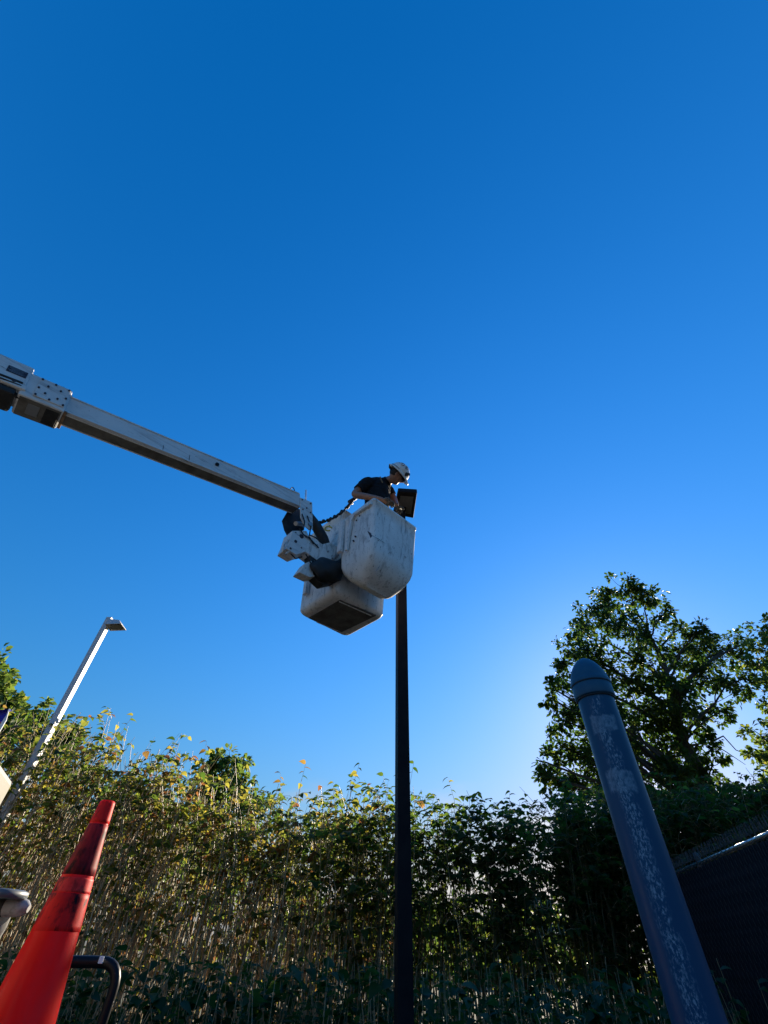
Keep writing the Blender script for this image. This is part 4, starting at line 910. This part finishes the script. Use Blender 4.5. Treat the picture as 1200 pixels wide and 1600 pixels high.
# ------------------------------------------------------------------ traffic cone
cx, cy = -1.137, 2.212
cone = tag(empty('traffic_cone', (cx, cy, .53)), 'tall orange-red traffic cone with dirty collars on the truck tail deck', 'traffic cone')
mb = MB(); mb.box((0, 0, .012), (.17, 0, 0), (0, .17, 0), (0, 0, .012), bev=.006); mb.build('base', M['black'], cone, world=False)
def cr_(z): return float(np.interp(z + .53, [.54, .88, 1.12, 1.32, 1.43], [.148, .099, .0655, .0385, .0275]))
zs = [.024, .05] + list(np.linspace(.08, .88, 26)); prof = [(cr_(z), z) for z in zs] + [(.0268, .8985), (.0255, .9), (.0252, .9), (.020, .9), (.018, .86)]
mb = MB(); mb.lathe((0, 0, 0), prof, 48); mb.build('body', M['cone'], cone, world=False)
def collar(z0, z1, name, m, lab):
    pr = [(cr_(z0) + .0005, z0 - .001), (cr_(z0) + .0018, z0)] + [(cr_(z) + .0018, z) for z in np.linspace(z0, z1, 8)[1:-1]] + [(cr_(z1) + .0018, z1), (cr_(z1) + .0005, z1 + .001)]
    q = MB(); q.lathe((0, 0, 0), pr, 48); o = q.build(name, m, cone, world=False); o['label'] = lab
collar(.655, .815, 'collar', M['collar_dark'], 'dark dirty upper collar')
collar(.822, .896, 'collar', M['collar_low'], 'grubby red tip')
collar(.500, .600, 'collar', M['collar_low'], 'smudged red lower collar')
collar(.604, .645, 'collar', M['collar_pale'], 'faded pale red band')

# ------------------------------------------------------------------ worker in the bucket
wk = tag(empty('person', (RC.x, RC.y, RZ - RH + .06)), 'person in black T-shirt and white hard hat bending to the lamp head', 'person')
J = {}
head_c = px(621, 742, 5.12)
hu = Vector((.70, -.40, .60)).normalized(); hf = Vector((.66, .50, -.56)); hf = (hf - hu * hf.dot(hu)).normalized(); hr = hf.cross(hu).normalized()   # up, forward, right
neck = px(604, 753, 5.14); chest = px(588, 766, 5.14); waist = Vector((RC.x - .03, RC.y, RZ + .08)); pel = Vector((RC.x - .04, RC.y, RZ - .08))
shR = px(573, 755, 4.96); elR = px(552, 773, 4.80); wrR = px(592, 779, 4.66); haR = px(606, 785, 4.68)
shL = px(606, 764, 5.30); elL = px(616, 782, 5.25); wrL = px(620, 790, 5.05)
kneeA, footA = pel + Vector((.10, -.06, -.42)), Vector((RC.x + .06, RC.y - .07, RZ - RH + .12)); kneeB, footB = pel + Vector((.02, .10, -.42)), Vector((RC.x - .04, RC.y + .09, RZ - RH + .12))
sk_v = [(pel, .14), (waist, .135), ((waist + chest) / 2, .14), (chest, .15), (neck - (neck - chest) * .25, .085), (neck, .058), (neck.lerp(head_c, .6), .058),
        (chest.lerp(shR, .65), .085), (shR, .070), (shR.lerp(elR, .5), .052), (elR, .043), (elR.lerp(wrR, .4), .043), (wrR, .028), (haR, .03),
        (chest.lerp(shL, .65), .085), (shL, .068), (elL, .044), (wrL, .03),
        (pel + Vector((.05, -.08, -.06)), .09), (kneeA, .06), (footA + Vector((0, 0, .06)), .045), (pel + Vector((.0, .09, -.06)), .09), (kneeB, .06), (footB + Vector((0, 0, .06)), .045)]
sk_e = [(0, 1), (1, 2), (2, 3), (3, 4), (4, 5), (5, 6), (3, 7), (7, 8), (8, 9), (9, 10), (10, 11), (11, 12), (12, 13), (3, 14), (14, 15), (15, 16), (16, 17), (0, 18), (18, 19), (19, 20), (0, 21), (21, 22), (22, 23)]
def skin_mesh(vs_, es, sub=2, root=0):
    me = bpy.data.meshes.new('tmp'); me.from_pydata([tuple(v) for v, _ in vs_], es, []); o = bpy.data.objects.new('tmp', me); col.objects.link(o)
    o.modifiers.new('s', 'SKIN'); sv = me.skin_vertices[0].data
    for i, (_, r_) in enumerate(vs_): sv[i].radius = (r_, r_); sv[i].use_root = (i == root)
    m2 = o.modifiers.new('ss', 'SUBSURF'); m2.levels = m2.render_levels = sub
    dg = bpy.context.evaluated_depsgraph_get(); bm = bmesh.new(); bm.from_mesh(o.evaluated_get(dg).to_mesh())
    bpy.data.objects.remove(o); return bm
bod = MB(); bod.bm(skin_mesh(sk_v, sk_e))
# head: skull, jaw, nose, brow, ear as one form
def hpnt(f_, r_, u_): return head_c + hf * f_ + hr * r_ + hu * u_
bm = bmesh.new(); bmesh.ops.create_uvsphere(bm, u_segments=28, v_segments=20, radius=1)
for v in bm.verts:
    x, y, z = v.co                                     # x forward, y right, z up
    f_, r_, u_ = x * .100, y * .076, z * .115
    if z < 0: k = 1 + z * .28; f_ *= (k if x < 0 else 1 + z * .12); r_ *= 1 + z * .34; f_ += .016 * (-z) * (1 if x > 0 else .3)
    if x > .55: f_ -= .012 * (x - .55) * 2
    nz2 = math.exp(-(y / .16) ** 2) * math.exp(-((z + .18) / .16) ** 2) * (x > 0); f_ += .026 * nz2
    ch = math.exp(-(y / .3) ** 2) * math.exp(-((z + .85) / .2) ** 2) * (x > 0); f_ += .014 * ch
    br = math.exp(-((z - .12) / .09) ** 2) * (x > .5); f_ += .006 * br
    mo = math.exp(-(y / .35) ** 2) * math.exp(-((z + .5) / .06) ** 2) * (x > .5); f_ -= .006 * mo
    v.co = hpnt(f_, r_, u_)
bod.bm(bm)
for s in (-1, 1):
    bm = bmesh.new(); bmesh.ops.create_icosphere(bm, subdivisions=2, radius=1)
    for v in bm.verts: v.co = hpnt(-.008 + v.co.x * .017, s * .078 + v.co.y * .008, -.012 + v.co.z * .032)
    bod.bm(bm)
# hands: palm and fingers closing on the rim / the lamp
def hand(w, h, fold, mbx, nrm):
    d = (h - w).normalized(); s = d.cross(nrm).normalized()
    bm = bmesh.new(); bmesh.ops.create_icosphere(bm, subdivisions=2, radius=1)
    for v in bm.verts: v.co = w.lerp(h, .75) + d * v.co.x * .052 + s * v.co.y * .042 + nrm * v.co.z * .019
    mbx.bm(bm)
    for k, ln in enumerate((.072, .080, .076, .060)):
        b = w.lerp(h, 1.15) + s * (.030 - .020 * k); p1 = b + d * ln * .45 + nrm * fold * .008; p2 = p1 + (d * .6 - nrm * fold * .8).normalized() * ln * .4; p3 = p2 + (-nrm * fold - d * .2).normalized() * ln * .32
        mbx.tube([b - d * .02, b, p1, p2, p3], [.0095, .0098, .0092, .0085, .0065], 8)
    b = w.lerp(h, .55) + s * .035; p1 = b + s * .028 + d * .02 - nrm * fold * .01; p2 = p1 + d * .03 - nrm * fold * .018; mbx.tube([b - s * .02, b, p1, p2], [.012, .012, .011, .008], 8)
def remesh(mbx, name, voxel, mats, rule, parent, smooth=3):
    o = mbx.build(name, mats[0], None)
    m = o.modifiers.new('r', 'REMESH'); m.mode = 'VOXEL'; m.voxel_size = voxel
    m = o.modifiers.new('sm', 'SMOOTH'); m.iterations = smooth; m.factor = .5
    dg = bpy.context.evaluated_depsgraph_get(); me = bpy.data.meshes.new_from_object(o.evaluated_get(dg)); bpy.data.objects.remove(o)
    inv = WM[parent.name].inverted(); me.transform(inv); me.materials.clear()
    for m in mats: me.materials.append(m)
    w_ = WM[parent.name]
    for p in me.polygons:
        p.use_smooth = True; p.material_index = rule(w_ @ p.center) if rule else 0
    no = bpy.data.objects.new(name, me); col.objects.link(no); no.parent = parent; WM[no.name] = w_.copy(); return no
hand_n = (elR - shR).cross(wrR - elR).normalized()
gl = MB(); hand(wrR, haR, 1, gl, UP); gl2 = MB(); hand(wrL, wrL + Vector((.02, .08, .03)), 1, gl2, UP)
for s in ():
    pass
body_o = remesh(bod, 'body', .007, [M['skin'], M['trousers']], lambda c: 1 if c.z < RZ + .05 else 0, wk)
remesh(gl, 'glove', .004, [M['glove']], None, wk, 2); remesh(gl2, 'glove', .004, [M['glove']], None, wk, 2)
# T-shirt: the cloth follows the body surface over trunk and upper arms
def near_seg(p):
    best = None
    for i, (q0, q1) in enumerate(sk_e):
        A0, r0_ = sk_v[q0]; A1, r1_ = sk_v[q1]; d = A1 - A0; t = max(0, min(1, (p - A0).dot(d) / d.length_squared)); dist = (p - A0.lerp(A1, t)).length - (r0_ + (r1_ - r0_) * t)
        if best is None or dist < best[0]: best = (dist, i, t)
    return best[1], best[2]
from mathutils import noise as mnoise
bm = bmesh.new(); bm.from_mesh(body_o.data); wmat = WM[wk.name]; kill = []
for f_ in bm.faces:
    i, t = near_seg(wmat @ f_.calc_center_median())
    keep = i in (0, 1, 2, 6, 7, 8, 13, 14) or (i == 3) or (i == 9 and t < .25) or (i == 15 and t < .55) or (i == 4 and t < .3)
    if not keep: kill.append(f_)
bmesh.ops.delete(bm, geom=kill, context='FACES'); bm.normal_update()
nrm_ = [(v, v.normal.copy()) for v in bm.verts]
for v, n in nrm_: v.co += n * (.013 + .010 * mnoise.noise(v.co * 14) + .006 * mnoise.noise(v.co * 34))
me = bpy.data.meshes.new('t_shirt'); bm.to_mesh(me); bm.free(); me.materials.append(M['shirt']); me.materials.clear(); me.materials.append(M['shirt'])
for p in me.polygons: p.use_smooth = True; p.material_index = 0
so = bpy.data.objects.new('t_shirt', me); col.objects.link(so); so.parent = wk
md = so.modifiers.new('cloth', 'SOLIDIFY'); md.thickness = .006
# harness strap
mb = MB(); mb.tube([px(594, 745, 5.0), px(597, 753, 4.97), px(600, 763, 4.98), px(602, 772, 4.98)], .008, 6); mb.build('harness_strap', mat('tan_webbing', (.25, .20, .12), .8, noise=(60, (.16, .12, .08), .4, .6)), wk)
# hair under the helmet edge, safety glasses
bm = bmesh.new(); bmesh.ops.create_icosphere(bm, subdivisions=3, radius=1)
for v in bm.verts: v.co = hpnt(-.022 + v.co.x * .088, v.co.y * .080, .010 + v.co.z * .082)
mb = MB(); mb.bm(bm); mb.tube([hpnt(-.09, .03, -.01), hpnt(-.125, .04, -.012), hpnt(-.15, .05, .004)], [.02, .014, .004], 8); mb.build('hair', M['hair'], wk)
mb = MB(); mb.tube([hpnt(-.01, .082, .005), hpnt(.06, .078, .004), hpnt(.098, .05, .0), hpnt(.108, 0, -.002), hpnt(.098, -.05, .0), hpnt(.06, -.078, .004), hpnt(-.01, -.082, .005)], [.004, .006, .016, .010, .016, .006, .004], 8); mb.build('safety_glasses', M['blackpaint'], wk)
# hard hat
bm = bmesh.new(); bmesh.ops.create_uvsphere(bm, u_segments=36, v_segments=24, radius=1)
bmesh.ops.bisect_plane(bm, geom=bm.verts[:] + bm.edges[:] + bm.faces[:], plane_co=(0, 0, 0), plane_no=(0, 0, -1), clear_outer=True)
hc_ = (-.006, 0, .035)
for v in bm.verts:
    x, y, z = v.co; ridge = .006 * math.exp(-(y / .18) ** 2) * z; v.co = hpnt(hc_[0] + x * .128, y * .108, hc_[2] + z * .118 + ridge)
hat = MB(); hat.bm(bm); hatp = []
ring0, ring1, ring2 = [], [], []
for k in range(40):
    t = 2 * math.pi * k / 40; cx_, sy_ = math.cos(t), math.sin(t); fr_ = .016 + .036 * max(0, cx_) ** 2 + .012 * max(0, -cx_) ** 3
    ring0.append(hpnt(hc_[0] + cx_ * .127, sy_ * .107, hc_[2] + .004)); dz_ = -.016 - .010 * max(0, cx_)
    ring1.append(hpnt(hc_[0] + cx_ * (.128 + fr_), sy_ * (.108 + fr_ * .8), hc_[2] + dz_)); ring2.append(hpnt(hc_[0] + cx_ * (.126 + fr_), sy_ * (.106 + fr_ * .8), hc_[2] + dz_ - .006))
ring3 = [p - hu * .006 for p in ring0]
rs = [ring0, ring1, ring2, ring3]
hat.add([p for r_ in rs for p in r_], [(i * 40 + k, i * 40 + (k + 1) % 40, (i + 1) * 40 + (k + 1) % 40, (i + 1) * 40 + k) for i in range(3) for k in range(40)], 0, True)
hh = hat.build('hard_hat', M['helmet'], wk)
def on_hat(az, el, lift=.002):
    d = Vector((math.cos(R(el)) * math.cos(R(az)), math.cos(R(el)) * math.sin(R(az)), math.sin(R(el))))
    p = hpnt(hc_[0] + d.x * (.128 + lift), d.y * (.108 + lift), hc_[2] + d.z * (.118 + lift)); n = (hf * d.x / .128 + hr * d.y / .108 + hu * d.z / .118).normalized(); return p, n
def glyph(ch, p, n, size, up_):
    cu = bpy.data.curves.new('glyph', 'FONT'); cu.body = ch; cu.size = size; cu.extrude = .0006; cu.align_x = 'CENTER'; cu.align_y = 'CENTER'
    o = bpy.data.objects.new('tmp', cu); col.objects.link(o); dg = bpy.context.evaluated_depsgraph_get(); me = bpy.data.meshes.new_from_object(o.evaluated_get(dg)); bpy.data.objects.remove(o)
    y = (up_ - n * up_.dot(n)).normalized(); x = y.cross(n)
    me.transform(WM[wk.name].inverted() @ Matrix.Translation(p) @ Matrix((x, y, n)).transposed().to_4x4()); me.materials.clear(); me.materials.append(M['ink'])
    g_ = bpy.data.objects.new('sticker_print', me); col.objects.link(g_); g_.parent = hh; WM[g_.name] = WM[wk.name].copy()
side = 1 if hr.dot(Vector(CAM) - head_c) > 0 else -1
for az_, el_, ch in ((112, 42, '?'), (76, 44, 'π')):
    p, n = on_hat(side * az_, el_)
    mb = MB(); mb.tube([p - n * .004, p + n * .0015], .026, 24); mb.build('sticker', M['sticker'], hh)
    y = (UP - n * UP.dot(n)).normalized(); x = y.cross(n); mb = MB(); mb.tube([p + n * .002 + (x * math.cos(t) + y * math.sin(t)) * .023 for t in np.linspace(0, 6.283, 25)], .0022, 5, caps=False); mb.build('sticker_ring', M['ink'], hh)
    glyph(ch, p + n * .002, n, .042, Vector(RM[:, 1]))
p, n = on_hat(side * 50, 14); mb = MB(); mb.tube([p - n * .01, p + n * .012], [.026, .022], 6); p, n = on_hat(side * 38, 24); mb.tube([p - n * .01, p + n * .014], [.02, .018], 5); mb.build('lamp_clip', M['black'], hh)
hb = MB(); hb.tube([on_hat(side * q, 3, .004)[0] for q in (178, 160, 140, 120, 100)], .006, 6); hb.build('strap', M['steel'], hh)

# safety lanyard from boom tip to the worker's back
s0, s1 = tip(493, 817, -.08), px(556, 778, 5.0)
lan = tag(empty('safety_lanyard', s0), 'black coiled safety lanyard between the boom tip and the worker', 'lanyard')
pts, rd = [], []
for i in range(60):
    t = i / 59; p = s0.lerp(s1, t) + UP * (-.10 * math.sin(math.pi * t)); coil = .010 * math.sin(t * 70) ; p += UP * coil + BS * .010 * math.cos(t * 70); pts.append(p); rd.append(.015 + .005 * math.sin(t * 42) if t < .85 else .012)
mb = MB(); mb.tube(pts, rd, 8); mb.build('webbing', M['black'], lan)
mb = MB(); mb.tube([s1 - (s1 - s0).normalized() * .12, s1], .022, 10); mb.build('shock_pack', M['black'], lan)
mb = MB(); p = px(549, 786, 5.0); mb.tube([p + Vector((.02 * math.cos(t), 0, .03 * math.sin(t))) for t in np.linspace(0, 6.28, 12)], .004, 6); mb.build('snap_hook', M['zinc'], lan)
